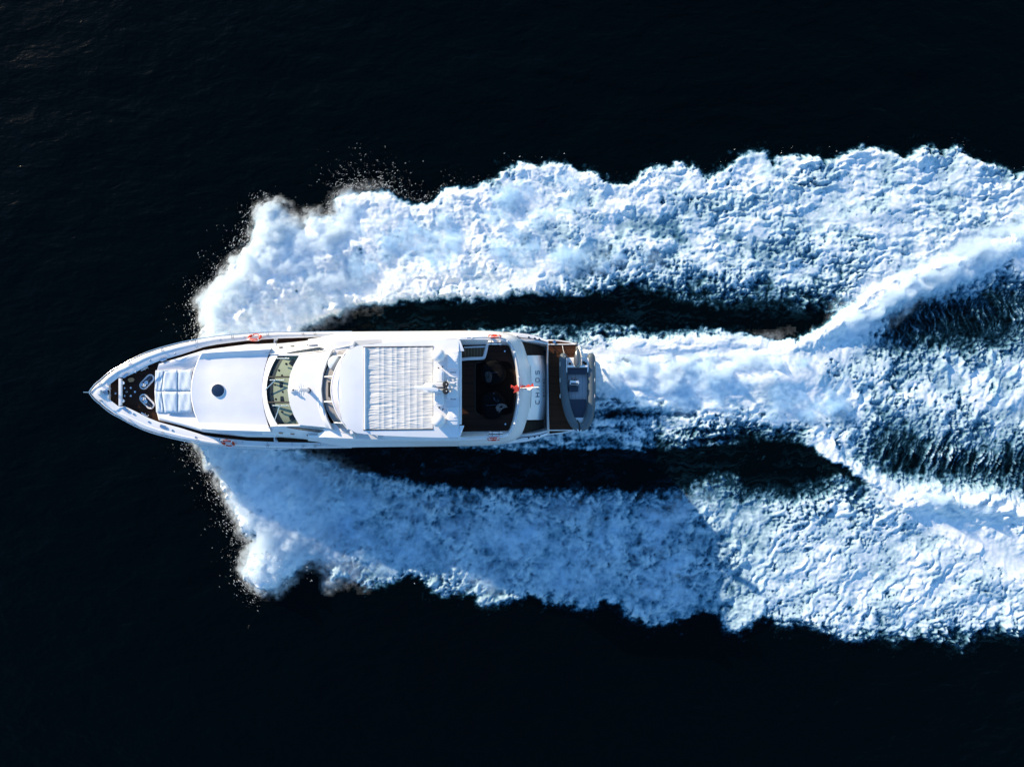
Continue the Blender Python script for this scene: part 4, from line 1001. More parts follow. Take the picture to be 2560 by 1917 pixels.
# ---- radar arch: plinth, arm, scanner, domes
arch = slab('radar_plinth', [(1086, 926), (1092, 922), (1103, 922), (1109, 928), (1109, 1010), (1103, 1016), (1092, 1016), (1086, 1011)], 7.40, 7.0, M['gelcoat'], Y, bevel=0.06)
slab('plinth_panel', [(1089, 929), (1105, 929), (1105, 954), (1089, 954)], 7.425, 7.3, M['gelcoat'], arch, bevel=0.02)
slab('plinth_panel', [(1089, 985), (1105, 985), (1105, 1009), (1089, 1009)], 7.425, 7.3, M['gelcoat'], arch, bevel=0.02)
slab('radar_arm', [(1056, 969), (1058, 962), (1064, 957), (1072, 956), (1112, 956), (1112, 982.5), (1066, 982.5), (1058, 978)], 7.75, 7.45, M['gelcoat'], arch, bevel=0.07)
rb = [P(1036.5, 967, 8.2), P(1096, 975, 8.2)]
dx = (rb[1] - rb[0]).normalized(); nxv = Vector((-dx.y, dx.x, 0))
bv = [p + nxv * a + Vector((0, 0, z)) for p in rb for a, z in ((-0.09, -0.06), (0.09, -0.06), (0.09, 0.05), (-0.09, 0.05))]
scan = mesh('radar_scanner', bv, [(0, 1, 2, 3), (4, 5, 6, 7), (0, 1, 5, 4), (1, 2, 6, 5), (2, 3, 7, 6), (3, 0, 4, 7)], M['gelcoat'], arch, bevel=0.03)
lathe('scanner_gearbox', P(1078, 970, 7.72), [(0.24, 0), (0.22, 0.22), (0.15, 0.36), (0.08, 0.42), (0.08, 0.48)], M['gelcoat'], arch, n=18)
for v in (960.5, 977.5):
    cmr = lathe('searchlight', P(1116, v, 7.5), [(0.10, 0), (0.10, 0.30), (0.15, 0.34), (0.155, 0.52), (0.12, 0.58), (0, 0.59)], M['black'], arch, n=14)
    lathe('light_cap', P(1116, v, 8.10), [(0.03, -0.02), (0.025, 0.02), (0, 0.022)], M['gelcoat'], cmr, n=8)
tube('horn', [P(1090, 969, 7.86), P(1112, 969, 7.86)], [0.03, 0.05], M['chrome_dark'], arch, n=8)
tube('mast_pole', [P(1119, 969, 7.4), P(1121, 969, 8.5)], [0.06, 0.035], M['gelcoat'], arch, n=10)
for (u0, v0, u1, v1, z, ph) in ((1120, 951, 1140, 946, 8.2, 0.3), (1121, 966, 1140, 961, 8.3, 1.7), (1121, 973, 1131, 972, 8.1, 2.4)):
    rows_ = []
    for i in range(9):
        t = i / 8; c = P(u0 + (u1 - u0) * t, v0 + (v1 - v0) * t, z)
        rows_.append([c + Vector((0.05 * math.sin(6 * t + 9 * q + ph), (q - 0.5) * (0.30 - 0.12 * t) + 0.04 * math.sin(5 * t + ph), 0.07 * math.sin(9 * t + 4 * q + ph) - 0.2 * t)) for q in (0, 0.25, 0.5, 0.75, 1)])
    loft('signal_pennant', rows_, M['flagwhite'], arch, angle=80)
for v in (888.5, 1050.5):
    lathe('satellite_dome', P(1097.5, v, 7.08), [(0.20, 0), (0.22, 0.06), (0.31, 0.12), (0.335, 0.26), (0.31, 0.42), (0.24, 0.54), (0.13, 0.62), (0.03, 0.645), (0, 0.645)], M['gelcoat'], arch, n=28, angle=60)
for u, v in ((1096, 920), (1106, 917), (1098, 1019), (1107, 1023)):
    lathe('aerial_base', P(u, v, 7.1), [(0.04, 0), (0.03, 0.10), (0, 0.11)], M['chrome_dark'], arch, n=8)

# ---- flybridge aft deck and its coaming
half_floor = [(1146, 108), (1190, 107.5), (1230, 107.5), (1262, 107), (1272, 104.5), (1277, 92), (1282, 76), (1286.5, 55), (1290, 30), (1292, 0)]
half_rim = [(1146, 128), (1190, 127.5), (1225, 126), (1250, 124), (1266, 119), (1278, 106), (1285.5, 89), (1291, 66), (1295.5, 38), (1297.5, 0)]
half_out = [(1146, 144.3), (1190, 144), (1230, 142.5), (1262, 138.5), (1286, 131), (1303, 117), (1312, 97), (1320, 70), (1326, 40), (1328, 0)]
path = list(range(10))
def U_(h): return [(u, -w) for u, w in h] + [(u, w) for u, w in h[-2::-1]]
fl, rm, ou = (smooth_path(U_(h), 3) for h in (half_floor, half_rim, half_out))
rows = []
for (uf, wf), (ur, wr), (uo, wo) in zip(fl, rm, ou):
    def mix(t): return (uo + (ur - uo) * t, wo + (wr - wo) * t)
    z0, z1 = 4.15, 5.75
    r = [Q(uo - 2 * (uo > 1300), wo * 0.985, 3.9), Q(uo, wo, z0), Q(*mix(0.04), z0 + 0.30), Q(*mix(0.40), z0 + 0.85), Q(*mix(0.72), z0 + 1.25), Q(*mix(0.90), z1 - 0.03), Q(*mix(0.98), z1)]
    ui, wi_ = ur + (uf - ur) * 0.28, wr + (wf - wr) * 0.28
    r += [Q(ui, wi_, z1), Q(ur + (uf - ur) * 0.40, wr + (wf - wr) * 0.40, z1 - 0.05), Q(uf, wf, 4.88)]
    rows.append(r)
loft('aft_coaming', rows, M['gelcoat'], Y, angle=28)
fv = [Q(u, w, 4.92) for u, w in fl]
mesh('fly_deck', fv + [Q(u, w, 4.80) for u, w in fl], [tuple(range(len(fv))), tuple(range(len(fv), 2 * len(fv)))], M['teak_dark'], Y, smooth=False)
slab('fly_deck_forward', [(850, 880), (1148, 862), (1148, 1079), (850, 1070)], 4.90, 4.8, M['teak_dark'], Y, bevel=0)
# stair from the aft deck down to starboard
stair = slab('stair_well', [(1156, 868), (1214, 866), (1207, 893), (1155, 893)], 4.938, 4.93, M['black'], Y, bevel=0)
for k in range(7):
    u0 = 1157 + k * 7.6
    tr = slab('stair_tread', [(u0, 869.5), (u0 + 7.0, 869.5), (u0 + 7.0 - 0.35 * k * 0.3, 892.5), (u0, 892.5)], 4.960 + 0.010 * k, 4.94, M['tread'], stair, bevel=0)
    slab('nosing', [(u0 + 5.4, 869.8), (u0 + 7.0, 869.8), (u0 + 6.9 - 0.1 * k, 892.2), (u0 + 5.4, 892.2)], 4.975 + 0.010 * k, 4.95, M['nosing'], tr, bevel=0)
tube('stair_coaming', [P(*p, 5.05) for p in smooth_path([(1153, 898.5), (1175, 896.5), (1205, 895.5), (1210, 893), (1213, 884), (1217, 866), (1219, 856)], 4)], 0.085, M['gelcoat'], stair, n=8)
slab('stair_hatch', [(1160, 866.5), (1214, 864.5), (1213.5, 868.5), (1160, 870)], 5.03, 4.94, M['gelcoat'], stair, bevel=0.01)
# rail along the coaming with posts
rr = smooth_path(U_([(1168, 125.5), (1200, 126.5), (1225, 126), (1250, 124), (1266, 119), (1278, 106), (1285.5, 89), (1291, 66), (1295.5, 38), (1297.5, 0)]), 4)
rail = tube('aft_rail', [Q(u + 2.0 * (u > 1260), w, 6.0) for u, w in rr], 0.03, M['steel'], Y, n=8)
for u, w in ((1286.5, 89), (1296.5, 30), (1296.5, -27), (1286.5, -89), (1268, 117), (1268, -117), (1225, 126), (1225, -126), (1180, 126), (1180, -126)):
    st = tube('stanchion', [Q(u, w, 5.72), Q(u, w, 6.0)], 0.026, M['steel'], rail, n=6)
    lathe('stanchion_cap', Q(u, w, 5.99), [(0.05, -0.03), (0.065, 0.02), (0.04, 0.055), (0, 0.06)], M['tape'], st, n=8)
for (u, v) in ((1242, 967), (1262, 878), (1253.5, 998), (1275, 990.5), (1263.5, 1060)):
    lathe('deck_stud', P(u, v, 4.92), [(0.05, 0), (0.045, 0.02), (0, 0.022)], M['steel'], Y, n=10)

# ---- transom: sloping garage door with the name, steps each side
def z_tr(u): return ip(u, [(1318, 3.72), (1330, 3.55), (1350, 2.85), (1362, 2.0), (1370, 1.1)])
rows = []
for k in np.linspace(0, 1, 7):
    r = []
    for j in range(17):
        w = -80.5 + 161 * j / 16
        ue = ip(abs(w), [(0, 1370), (30, 1369.5), (55, 1366.5), (80.5, 1360.5)]); u = 1318 + (ue - 1318) * k
        r.append(Q(u, w, z_tr(1318 + 52 * k)))
    rows.append(r)
trn = loft('transom', rows, M['gelcoat'], Y, angle=40)
for s in (-1, 1):
    loft('transom_cheek', [[Q(1318, s * 80.5, 3.72), Q(1339, s * 80.5, 3.2), Q(1360.5, s * 80.5, 1.3)], [Q(1318, s * 80.3, 0.95), Q(1339, s * 80.3, 0.95), Q(1360.5, s * 80.3, 0.95)]], M['gelcoat'], trn)
def zt2(u, w):
    ue = ip(abs(w), [(0, 1370), (30, 1369.5), (55, 1366.5), (80.5, 1360.5)])
    return z_tr(1318 + 52 * (u - 1318) / (ue - 1318))
for pts in ([(1325.5, -55), (1327.5, -20), (1328, 10), (1326.5, 50)], [(1322, -75), (1355, -74.5)], [(1322, 75), (1356, 74)]):
    tube('panel_joint', [Q(u, w, zt2(u, w) + 0.004) for u, w in pts], 0.011, M['chrome_dark'], trn, n=6)
# raised letters, reading from port up to starboard
GL = {'C': [[(0.95, 1), (0.15, 1), (0, 0.85), (0, 0.15), (0.15, 0), (0.95, 0)]], 'H': [[(0, 0), (0, 1)], [(0.95, 0), (0.95, 1)], [(0, 0.5), (0.95, 0.5)]],
      'A': [[(0, 0), (0.5, 1), (1, 0)], [(0.42, 0.22), (0.58, 0.22)]], 'O': [[(0.12, 0), (0, 0.12), (0, 0.88), (0.12, 1), (0.88, 1), (1, 0.88), (1, 0.12), (0.88, 0), (0.12, 0)]],
      'S': [[(0, 0), (0.8, 0), (0.97, 0.12), (0.97, 0.4), (0.85, 0.5), (0.15, 0.55), (0.02, 0.65), (0.02, 0.88), (0.15, 1), (0.95, 1)]],
      'I': [[(0.5, 0), (0.5, 1)]], 'Y': [[(0.5, 0), (0.5, 0.5), (0, 1)], [(0.5, 0.5), (1, 1)]]}
def letter(ch, ub, vb, hgt, wid, r, mat):
    for st_ in GL[ch]:
        pts = [(ub - y * hgt, vb - x * wid) for x, y in st_]
        o = tube('letter', [P(u, v, zt2(u, v - yc(u)) + 0.035) for u, v in pts], r, mat, trn, n=6)
for ch, vb in (('C', 1009.5), ('H', 991.5), ('A', 974), ('O', 955), ('S', 936)):
    letter(ch, 1348.5, vb, 9.0, 9.5, 0.021, M['name_chrome'])
for ch, vb in (('O', 991), ('Y', 983.5), ('I', 975.5), ('I', 967), ('O', 958.5), ('A', 950.5)):
    letter(ch, 1361, vb, 2.6, 3.2, 0.014, M['chrome_dark'])
# aft bulwarks beside the steps, then steps
for s in (-1, 1):
    rows_ = []
    for u in (1262, 1285, 1305, 1320, 1335, 1350, 1362, 1368.5):
        w = ip(u, W_G); wi_ = ip(u, [(1262, 118), (1310, 116), (1345, 113), (1368.5, 108)]); z = z_sheer(u)
        rows_.append([Q(u, s * w, z - 0.08), Q(u, s * (w - 1), z + 0.02), Q(u, s * ((w + wi_) / 2 + 1), z + 0.07), Q(u, s * wi_, z + 0.03), Q(u, s * (wi_ - 0.5), z - 0.04), Q(u, s * (wi_ - 9), 1.15)])
    q = loft('quarter_bulwark', rows_, M['gelcoat'], Y, angle=30)
    tube('quarter_rail', [Q(u, s * w, z) for u, w, z in ((1290, 128, 3.2), (1305, 124, 3.18), (1330, 122, 3.1), (1350, 118, 3.02), (1368, 112, 2.96))], 0.022, M['chrome_dark'], q, n=6)
    for u in (1322, 1337, 1348):
        lathe('fairlead', Q(u, s * (126 - (u - 1322) * 0.2), z_sheer(u) + 0.06), [(0.05, -0.02), (0.05, 0.02), (0, 0.03)], M['chrome_dark'], q, n=8)
    for k in range(6):
        u0 = 1305 + k * 9.0; zz = 2.55 - k * 0.27; wx = 116 - 2.6 * k
        st = slab('quarter_step', [(u0, yc(u0) + s * 81), (u0 + 9.6, yc(u0) + s * 81), (u0 + 9.6, yc(u0) + s * wx), (u0, yc(u0) + s * wx)], zz, zz - 0.32, M['teak_dark'], Y, bevel=0)
        slab('step_tread', [(u0 + 0.6, yc(u0) + s * 83), (u0 + 9.2, yc(u0) + s * 83), (u0 + 9.2, yc(u0) + s * (wx - 2)), (u0 + 0.6, yc(u0) + s * (wx - 2))], zz + 0.012, zz - 0.02, M['tread'], st, bevel=0)

# ---- swim platform
plat = [(1367, 848.5), (1395, 849.5), (1420, 853), (1447, 860), (1456, 876), (1463, 905), (1466, 968), (1463, 1030), (1454, 1062), (1433, 1078), (1405, 1083.5), (1367, 1088)]
pf = slab('swim_platform', plat, 0.95, 0.45, M['gelcoat'], Y, bevel=0.05)
ins = [(1371, 851.5), (1395, 852.5), (1420, 856), (1442, 861.5), (1447, 877), (1455, 905), (1459, 968), (1456, 1030), (1448, 1058), (1430, 1075), (1405, 1080.5), (1371, 1084.5)]
slab('platform_teak', ins, 0.962, 0.9, M['teak_warm'], pf, bevel=0)
for v0, v1 in ((861, 860.5), (1075.5, 1075)):
    tube('platform_strip', [P(1370, v0, 0.98), P(1444 if v0 < 900 else 1430, v1, 0.98)], 0.035, M['gelcoat'], pf, n=6)
tube('transom_rail', [P(1369, 853, 1.35), P(1370, 968, 1.35), P(1372, 1084, 1.35)], 0.035, M['steel'], pf, n=8)
tube('transom_rail', [P(1366.5, 857, 1.2), P(1367.5, 968, 1.2), P(1368.5, 1080, 1.2)], 0.03, M['gelcoat'], pf, n=8)
for v in (855, 900, 968, 1040, 1082): tube('rail_post', [P(1369.6, v, 0.9), P(1369.6, v, 1.35)], 0.025, M['steel'], pf, n=6)
lathe('platform_cleat', P(1386, 854.5, 0.97), [(0.09, 0), (0.06, 0.03), (0.10, 0.08), (0, 0.09)], M['steel'], pf, n=10)

# ---- bow gear: rail, studs, fairleads, windlasses, cleats
bow = [(u, -ip(u, W_G)) for u in (880, 820, 760, 699, 640, 580, 509, 453, 397, 360, 322, 285, 268, 252, 238, 229)] + [(225.5, 0)] + [(u, ip(u, W_G)) for u in (229, 238, 252, 268, 285, 322, 360, 397, 453, 509, 580, 640, 699, 760, 820, 880)]
rl = tube('bow_rail', [Q(u - 2.5 * (u < 300), w * 1.005 + (2.0 if w > 0 else -2.0) * (u < 700) * (abs(w) > 1), z_sheer(u) + ip(u, [(226, 0.52), (400, 0.45), (880, 0.32)])) for u, w in smooth_path(bow, 2)], 0.026, M['steel'], Y, n=8)
for u in (249, 252, 322, 326, 404, 408, 490, 494, 580, 584, 668, 672, 756, 760, 786, 790):
    for s in (-1, 1):
        w = ip(u, W_G); z = z_sheer(u)
        tube('stanchion', [Q(u, s * (w - 7), z + 0.05), Q(u - 1, s * (w - 1), z + ip(u, [(226, 0.50), (400, 0.43), (880, 0.31)]))], 0.022, M['steel'], rl, n=6)
tube('jackstaff', [P(228, 980.5, 4.5), P(208, 980, 4.75)], 0.022, M['steel'], Y, n=6)
for s, lst in ((-1, ((339, 49), (375, 78), (437, 93), (492, 110), (551, 126), (611, 133))), (1, ((334, 55), (372, 75), (431, 97), (489, 115), (548, 121), (606, 128), (667, 131), (730, 133), (800, 135)))):
    for u, w in lst:
        lathe('deck_light', Q(u, s * w, z_sheer(u) + 0.04), [(0.055, 0), (0.05, 0.03), (0.02, 0.045), (0, 0.046)], M['steel'], Y, n=10)
def ring_oval(name, c, ang, a, b, r, mat, parent):
    d = Vector((math.cos(ang), math.sin(ang), 0)); e = Vector((-d.y, d.x, 0)); pts = []
    for k in range(24):
        t = 2 * math.pi * k / 24; cx, sy = math.cos(t), math.sin(t)
        pts.append(c + d * (math.copysign(a - b, cx) + b * cx) + e * (b * sy))
    return tube(name, pts, r, mat, parent, closed=True, n=6), pts
for u, s, w, ang in ((314, -1, 41, 34), (314, 1, 44, -34), (408, -1, 80, 15), (408, 1, 88, -18)):
    c = Q(u, s * w, z_sheer(u) + 0.06)
    o, pts = ring_oval('fairlead', c, math.radians(ang), 0.17, 0.065, 0.022, M['steel'], Y)
    mesh('fairlead_throat', [p * 1.0 for p in pts] + [p - Vector((0, 0, 0.03)) for p in pts], [tuple(range(24)), tuple(range(24, 48))], M['steel'], o, smooth=False)
for s in (-1, 1):
    c = Q(367.5, s * 24.5, z_deck(367) + 0.05); ang = math.radians(46 if s < 0 else -46)
    o, pts = ring_oval('windlass_tray', c, ang, 0.44, 0.19, 0.05, M['gelcoat'], Y)
    mesh('tray_floor', [p - Vector((0, 0, 0.02)) for p in pts] + [p - Vector((0, 0, 0.06)) for p in pts], [tuple(range(24)), tuple(range(24, 48))], M['chrome_dark'], o, smooth=False)
    d = Vector((math.cos(ang), math.sin(ang), 0))
    lathe('windlass_drum', c - d * 0.22, [(0.12, 0), (0.12, 0.05), (0.07, 0.10), (0.07, 0.20), (0.11, 0.25), (0.08, 0.29), (0, 0.30)], M['steel'], o, n=16)
    lathe('gypsy_wheel', c - d * 0.02 + Vector((d.y, -d.x, 0)) * 0.03, [(0.10, 0), (0.10, 0.10), (0.06, 0.13), (0.08, 0.18), (0, 0.19)], M['steel'], o, n=16)
    tube('anchor_chain', [c + d * t + Vector((0, 0, 0.05 + 0.02 * (k % 2))) for k, t in enumerate(np.linspace(0.05, 0.42, 7))], 0.035, M['chrome_dark'], o, n=6)
    c = Q(364.5, s * 57, z_deck(365)); d = Vector((math.cos(math.radians(30)), math.sin(math.radians(30)) * -s, 0))
    cl = tube('mooring_cleat', [c - d * 0.20 + Vector((0, 0, 0.16)), c + Vector((0, 0, 0.19)), c + d * 0.20 + Vector((0, 0, 0.16))], [0.035, 0.05, 0.035], M['steel'], Y, n=8)
    for t in (-0.09, 0.09): lathe('cleat_horn', c + d * t, [(0.075, 0), (0.05, 0.03), (0.035, 0.17)], M['steel'], cl, n=10)
for u, v in ((276, 971.5), (276, 989), (289, 983), (313, 970), (327.5, 969.5), (317.5, 979.5), (338, 979.5), (313, 989.5), (327.5, 989.5), (272, 963.5), (272, 997)):
    lathe('deck_stud', P(u, v, z_deck(u) + 0.01), [(0.065, 0), (0.055, 0.03), (0, 0.035)], M['steel'], Y, n=10)
slab('wooden_pad', [(318.5, 949), (323, 944.5), (331, 944), (335.5, 948.5), (332, 954), (323.5, 955.5)], z_deck(327) + 0.06, z_deck(327), M['wood'], Y, bevel=0.01)
rollr = lathe('bow_roller', P(267, 980.5, z_sheer(266) - 0.1), [(0.15, 0), (0.15, 0.20), (0.09, 0.22), (0.08, 0.05), (0, 0.05)], M['steel'], Y, n=16)
for s in (-1, 1):
    p = [(260, 4), (266, 16), (272, 15.5), (271, 5)]
    mesh('roller_cheek', [Q(u, s * w, 4.26) for u, w in p] + [Q(u, s * w, 4.05) for u, w in p], [(0, 1, 2, 3), (4, 5, 6, 7), (0, 1, 5, 4), (1, 2, 6, 5), (2, 3, 7, 6), (3, 0, 4, 7)], M['gelcoat'], rollr, bevel=0.015)
for s in (-1, 1):                                        # gates in the side decks
    g = slab('side_gate', [(684.5, yc(685) + s * 131), (687, yc(687) + s * 131), (687, yc(687) + s * 118), (684.5, yc(685) + s * 118)], z_deck(685) + 0.45, z_deck(685), M['gelcoat'], Y, bevel=0)
    lathe('gate_latch', Q(690, s * 128, z_deck(690) + 0.40), [(0.09, -0.1), (0.09, 0.02), (0.04, 0.03), (0, 0.0)], M['gelcoat'], g, n=12)
# ---------------------------------------------------------------- loose things aboard
def lifebuoy(c, axis, label, R_=0.30, r=0.07):
    o = thing('lifebuoy', c, label, 'lifebuoy', 'orange lifebuoys hung on the rails')
    rot = Vector(axis).normalized().to_track_quat('Z', 'Y').to_matrix()
    def arc(a0, a1, rr, n): return [c + rot @ Vector((R_ * math.cos(t), R_ * math.sin(t), 0)) for t in np.linspace(a0, a1, n)]
    pts = arc(0, 2 * math.pi, r, 33)[:-1]
    tube('ring', pts, r, M['orange'], o, closed=True, n=12)
    for k in range(4):
        a = math.pi / 4 + k * math.pi / 2
        tube('tape_band', arc(a - 0.09, a + 0.09, r, 4), r + 0.008, M['tape'], o, n=12)
    rp = [c + rot @ Vector(((R_ + r + 0.03 - 0.05 * math.cos(4 * t)) * math.cos(t), (R_ + r + 0.03 - 0.05 * math.cos(4 * t)) * math.sin(t), 0.02)) for t in np.linspace(0, 2 * math.pi, 33)[:-1]]
    tube('grab_line', rp, 0.014, M['tape'], o, closed=True, n=5)
    return o
lifebuoy(Q(637.5, -132.5, z_sheer(637) + 0.24), (0.05, 0.86, 0.50), 'orange lifebuoy lying in sunlight on the starboard bulwark beside the coach roof')
lifebuoy(Q(570.6, 129.5, z_sheer(570) + 0.24), (-0.05, -0.86, 0.50), 'orange-red lifebuoy in shade on the port bulwark beside the coach roof')
lifebuoy(Q(1237, -129, 5.95), (0.03, 0.97, 0.20), 'orange lifebuoy on the starboard flybridge rail above the stair', R_=0.27)
lifebuoy(Q(1234, 127.5, 5.95), (0.03, -0.98, 0.17), 'orange lifebuoy on the port flybridge rail by the aft deck', R_=0.25)
def raft(u0, u1, v0, v1, z, label):
    c = P((u0 + u1) / 2, (v0 + v1) / 2, z); L = (P(u1, v0, z) - P(u0, v0, z)).length / 2; r = (P(u0, v0, z) - P(u0, v1, z)).length / 2
    o = thing('life_raft', c - Vector((0, 0, r)), label, 'life raft', 'life raft canisters on the flybridge coaming')
    tube('canister', [c + Vector((x * L, 0, 0)) for x in (-1.0, -0.97, -0.88, 0.88, 0.97, 1.0)], [r * 0.5, r * 0.8, r, r, r * 0.8, r * 0.5], M['gelcoat'], o, n=16)
    tube('seam_band', [c + Vector((x * L * 1.02, 0, r * 0.98)) for x in (-1, 1)], 0.022, M['black'], o, n=6)
    for x in (-0.5, 0.5):
        tube('strap', [c + Vector((x * L, math.cos(t) * r * 1.04, math.sin(t) * r * 1.04)) for t in np.linspace(0, 2 * math.pi, 17)[:-1]], 0.014, M['chrome_dark'], o, closed=True, n=5)
    for x in (-0.9, 0.9):
        tube('cradle', [c + Vector((x * L, -r * 1.3, -r * 0.2)), c + Vector((x * L, -r * 1.0, -r * 1.05)), c + Vector((x * L, r * 1.0, -r * 1.05)), c + Vector((x * L, r * 1.3, -r * 0.2))], 0.02, M['steel'], o, n=6)
raft(1219.5, 1253.5, 851.5, 862, 5.70, 'white life raft canister with black band on the starboard coaming, beside the stair')
raft(1222, 1256.5, 1079.5, 1089.5, 5.70, 'white life raft canister with black band on the port coaming, away from the stair')

# ensign on its raked staff
fl_ = thing('ensign', P(1297, 970.5, 5.75), 'red ensign drooping from a raked staff on the aft flybridge rail', 'flag')
b0, b1 = P(1298, 970.5, 5.72), P(1345.5, 968, 7.0)
tube('flagstaff', [b0, b1], 0.028, M['tape'], fl_, n=8)
lathe('staff_truck', b1, [(0.045, -0.02), (0.05, 0.03), (0, 0.06)], M['tape'], fl_, n=10)
def flag():
    ax = (b1 - b0); rows_ = []
    n, m = 22, 14
    for i in range(n + 1):
        t = -0.42 + 1.16 * i / n                     # along the staff and beyond its foot, where the fly hangs
        hang = 0.62 * math.sin(math.pi * min(1, max(0.02, (0.78 - t) / 1.0))) + 0.12
        r_ = []
        for j in range(m + 1):
            s = j / m
            base = b0 + ax * max(t, -0.0) + Vector((min(t, 0) * 0.95, 0.02, min(t, 0) * 0.35))
            fold = 0.10 * math.sin(s * 9 + i * 0.55) * (0.35 + s) + 0.05 * math.sin(i * 1.1 + 3 * s)
            r_.append(base + Vector((0.03 * math.sin(7 * s + i), fold + 0.02, -s * hang + 0.02)))
        rows_.append(r_)
    o = loft('flag_cloth', rows_, M['red'], fl_, angle=80)
    # white and blue corner cloth near the hoist
    mesh('flag_canton', [b0 + ax * t + Vector((0, 0.10 * math.sin(9 * t) + d, z)) for t in (0.42, 0.56, 0.70) for d, z in ((-0.03, 0.07), (0.07, 0.05))], [(0, 1, 3, 2), (2, 3, 5, 4)], M['flagwhite'], fl_)
    # swallow-tail end hanging over the coaming
    e = P(1288, 971, 5.9)
    mesh('flag_tail', [e + Vector(p) * 0.8 for p in ((0.30, 0.10, 0.05), (0.28, -0.14, 0.02), (0.05, 0.02, 0.0), (-0.20, 0.14, -0.06), (-0.02, -0.05, -0.05), (-0.13, -0.30, -0.12))], [(0, 1, 4, 2), (0, 2, 3), (2, 4, 3), (1, 5, 4)], M['red'], fl_)
flag()

# dark furniture on the aft deck
rug_pts = smooth_path([(1188, 908), (1192, 904.5), (1230, 904), (1272, 905), (1283, 930), (1286, 968), (1283, 1010), (1276, 1034), (1230, 1036), (1196, 1035), (1188, 1026), (1186.5, 968)], 3, closed=True)
rug = slab('deck_rug', rug_pts, 4.945, 4.925, M['rug'], None, bevel=0)
tag(rug, 'near-black rug with a thin grey border on the aft flybridge deck', 'rug')
tube('rug_border', [P(u, v, 4.95) for u, v in [(1200, 1036), (1193, 1034.5), (1188.5, 1027), (1187.5, 968), (1188.5, 910), (1191, 906), (1205, 904.5)]], 0.035, M['rugedge'], rug, n=6)
def beanbag(c, R_, label, seed):
    o = thing('bean_bag', c, label, 'bean bag', 'dark bean bags on the aft deck')
    rg = np.random.default_rng(seed); ph = rg.random(8) * 6.28
    rows_ = []
    for i, (r, h) in enumerate(((0.90, 0.0), (1.0, 0.12), (1.0, 0.24), (0.90, 0.36), (0.70, 0.44), (0.45, 0.40), (0.2, 0.37), (0.02, 0.36))):
        rows_.append([c + Vector((R_ * r * (1 + 0.07 * math.sin(3 * t + ph[0]) + 0.03 * math.sin(7 * t + ph[1] + i)) * math.cos(t), R_ * r * (1 + 0.06 * math.sin(2 * t + ph[2]) + 0.03 * math.sin(6 * t + ph[3])) * math.sin(t), h + 0.03 * r * math.sin(2 * t + ph[4]))) for t in np.linspace(0, 2 * math.pi, 29)[:-1]])
    loft('bag', rows_, M['dark'], o, closed=True, cap=True, angle=80)
    tube('seam', [c + Vector((R_ * k * 0.86, 0.02 * math.sin(5 * k), 0.41 - 0.10 * abs(k) ** 3)) for k in np.linspace(-1, 1, 11)], 0.014, M['navy'], o, n=5)
    return o
beanbag(P(1232, 932, 4.945), 0.68, 'big black bean bag with a grey oval cushion, nearer the stair', 1)
beanbag(P(1232, 1012, 4.945), 0.70, 'big black bean bag with crumpled towels, farther from the stair', 2)
def blob(name, c, rx, ry, h, rot, mat, label, cat, seed):
    rg = np.random.default_rng(seed); ph = rg.random(8) * 6.28; rows_ = []; ca, sa = math.cos(rot), math.sin(rot)
    for r, z in ((0.75, 0), (1.0, 0.25), (1.0, 0.55), (0.8, 0.85), (0.45, 1.0), (0.02, 0.98)):
        rr = []
        for t in np.linspace(0, 2 * math.pi, 21)[:-1]:
            x = rx * r * math.cos(t) * (1 + 0.10 * math.sin(3 * t + ph[0])); y = ry * r * math.sin(t) * (1 + 0.10 * math.sin(2 * t + ph[1]))
            rr.append(c + Vector((x * ca - y * sa, x * sa + y * ca, h * z * (1 + 0.15 * math.sin(4 * t + ph[2])))))
        rows_.append(rr)
    return tag(loft(name, rows_, mat, None, closed=True, cap=True, angle=80), label, cat)
blob('cushion', P(1221, 942, 5.25), 0.19, 0.33, 0.18, 0.15, M['greycloth'], 'grey oval cushion lying on the dark bean bag nearer the stair', 'cushion', 3)
def cloth(name, c, lx, ly, rot, mat, label, seed, amp=0.06, bend=0.0):
    rg = np.random.default_rng(seed); ph = rg.random(6) * 6.28; n = 12; ca, sa = math.cos(rot), math.sin(rot); top = []
    for i in range(n + 1):
        r_ = []
        for j in range(n + 1):
            s, t = i / n - 0.5, j / n - 0.5
            x = lx * s; y = ly * t * (1 + 0.5 * math.sin(3.2 * s + ph[5])) + bend * (s * s - 0.1)
            z = amp * (math.sin(9 * s + 5 * t + ph[0]) + 0.7 * math.sin(11 * t - 4 * s + ph[1])) + amp
            r_.append(c + Vector((x * ca - y * sa, x * sa + y * ca, z)))
        top.append(r_)
    o = loft(name, top, mat, None, angle=80)
    md = o.modifiers.new('thickness', 'SOLIDIFY'); md.thickness = 0.02; md.offset = -1
    return tag(o, label, 'towel')
cloth('towel', P(1253.5, 1018, 5.36), 0.56, 0.24, 0.42, M['towel'], 'crumpled pale grey towel on the dark bean bag farther from the stair', 5, 0.035, -0.5)
cloth('towel', P(1237.5, 995.5, 5.32), 0.50, 0.30, -0.72, M['bluetowel'], 'folded dark blue towel beside the crumpled pale grey one', 6, 0.02)

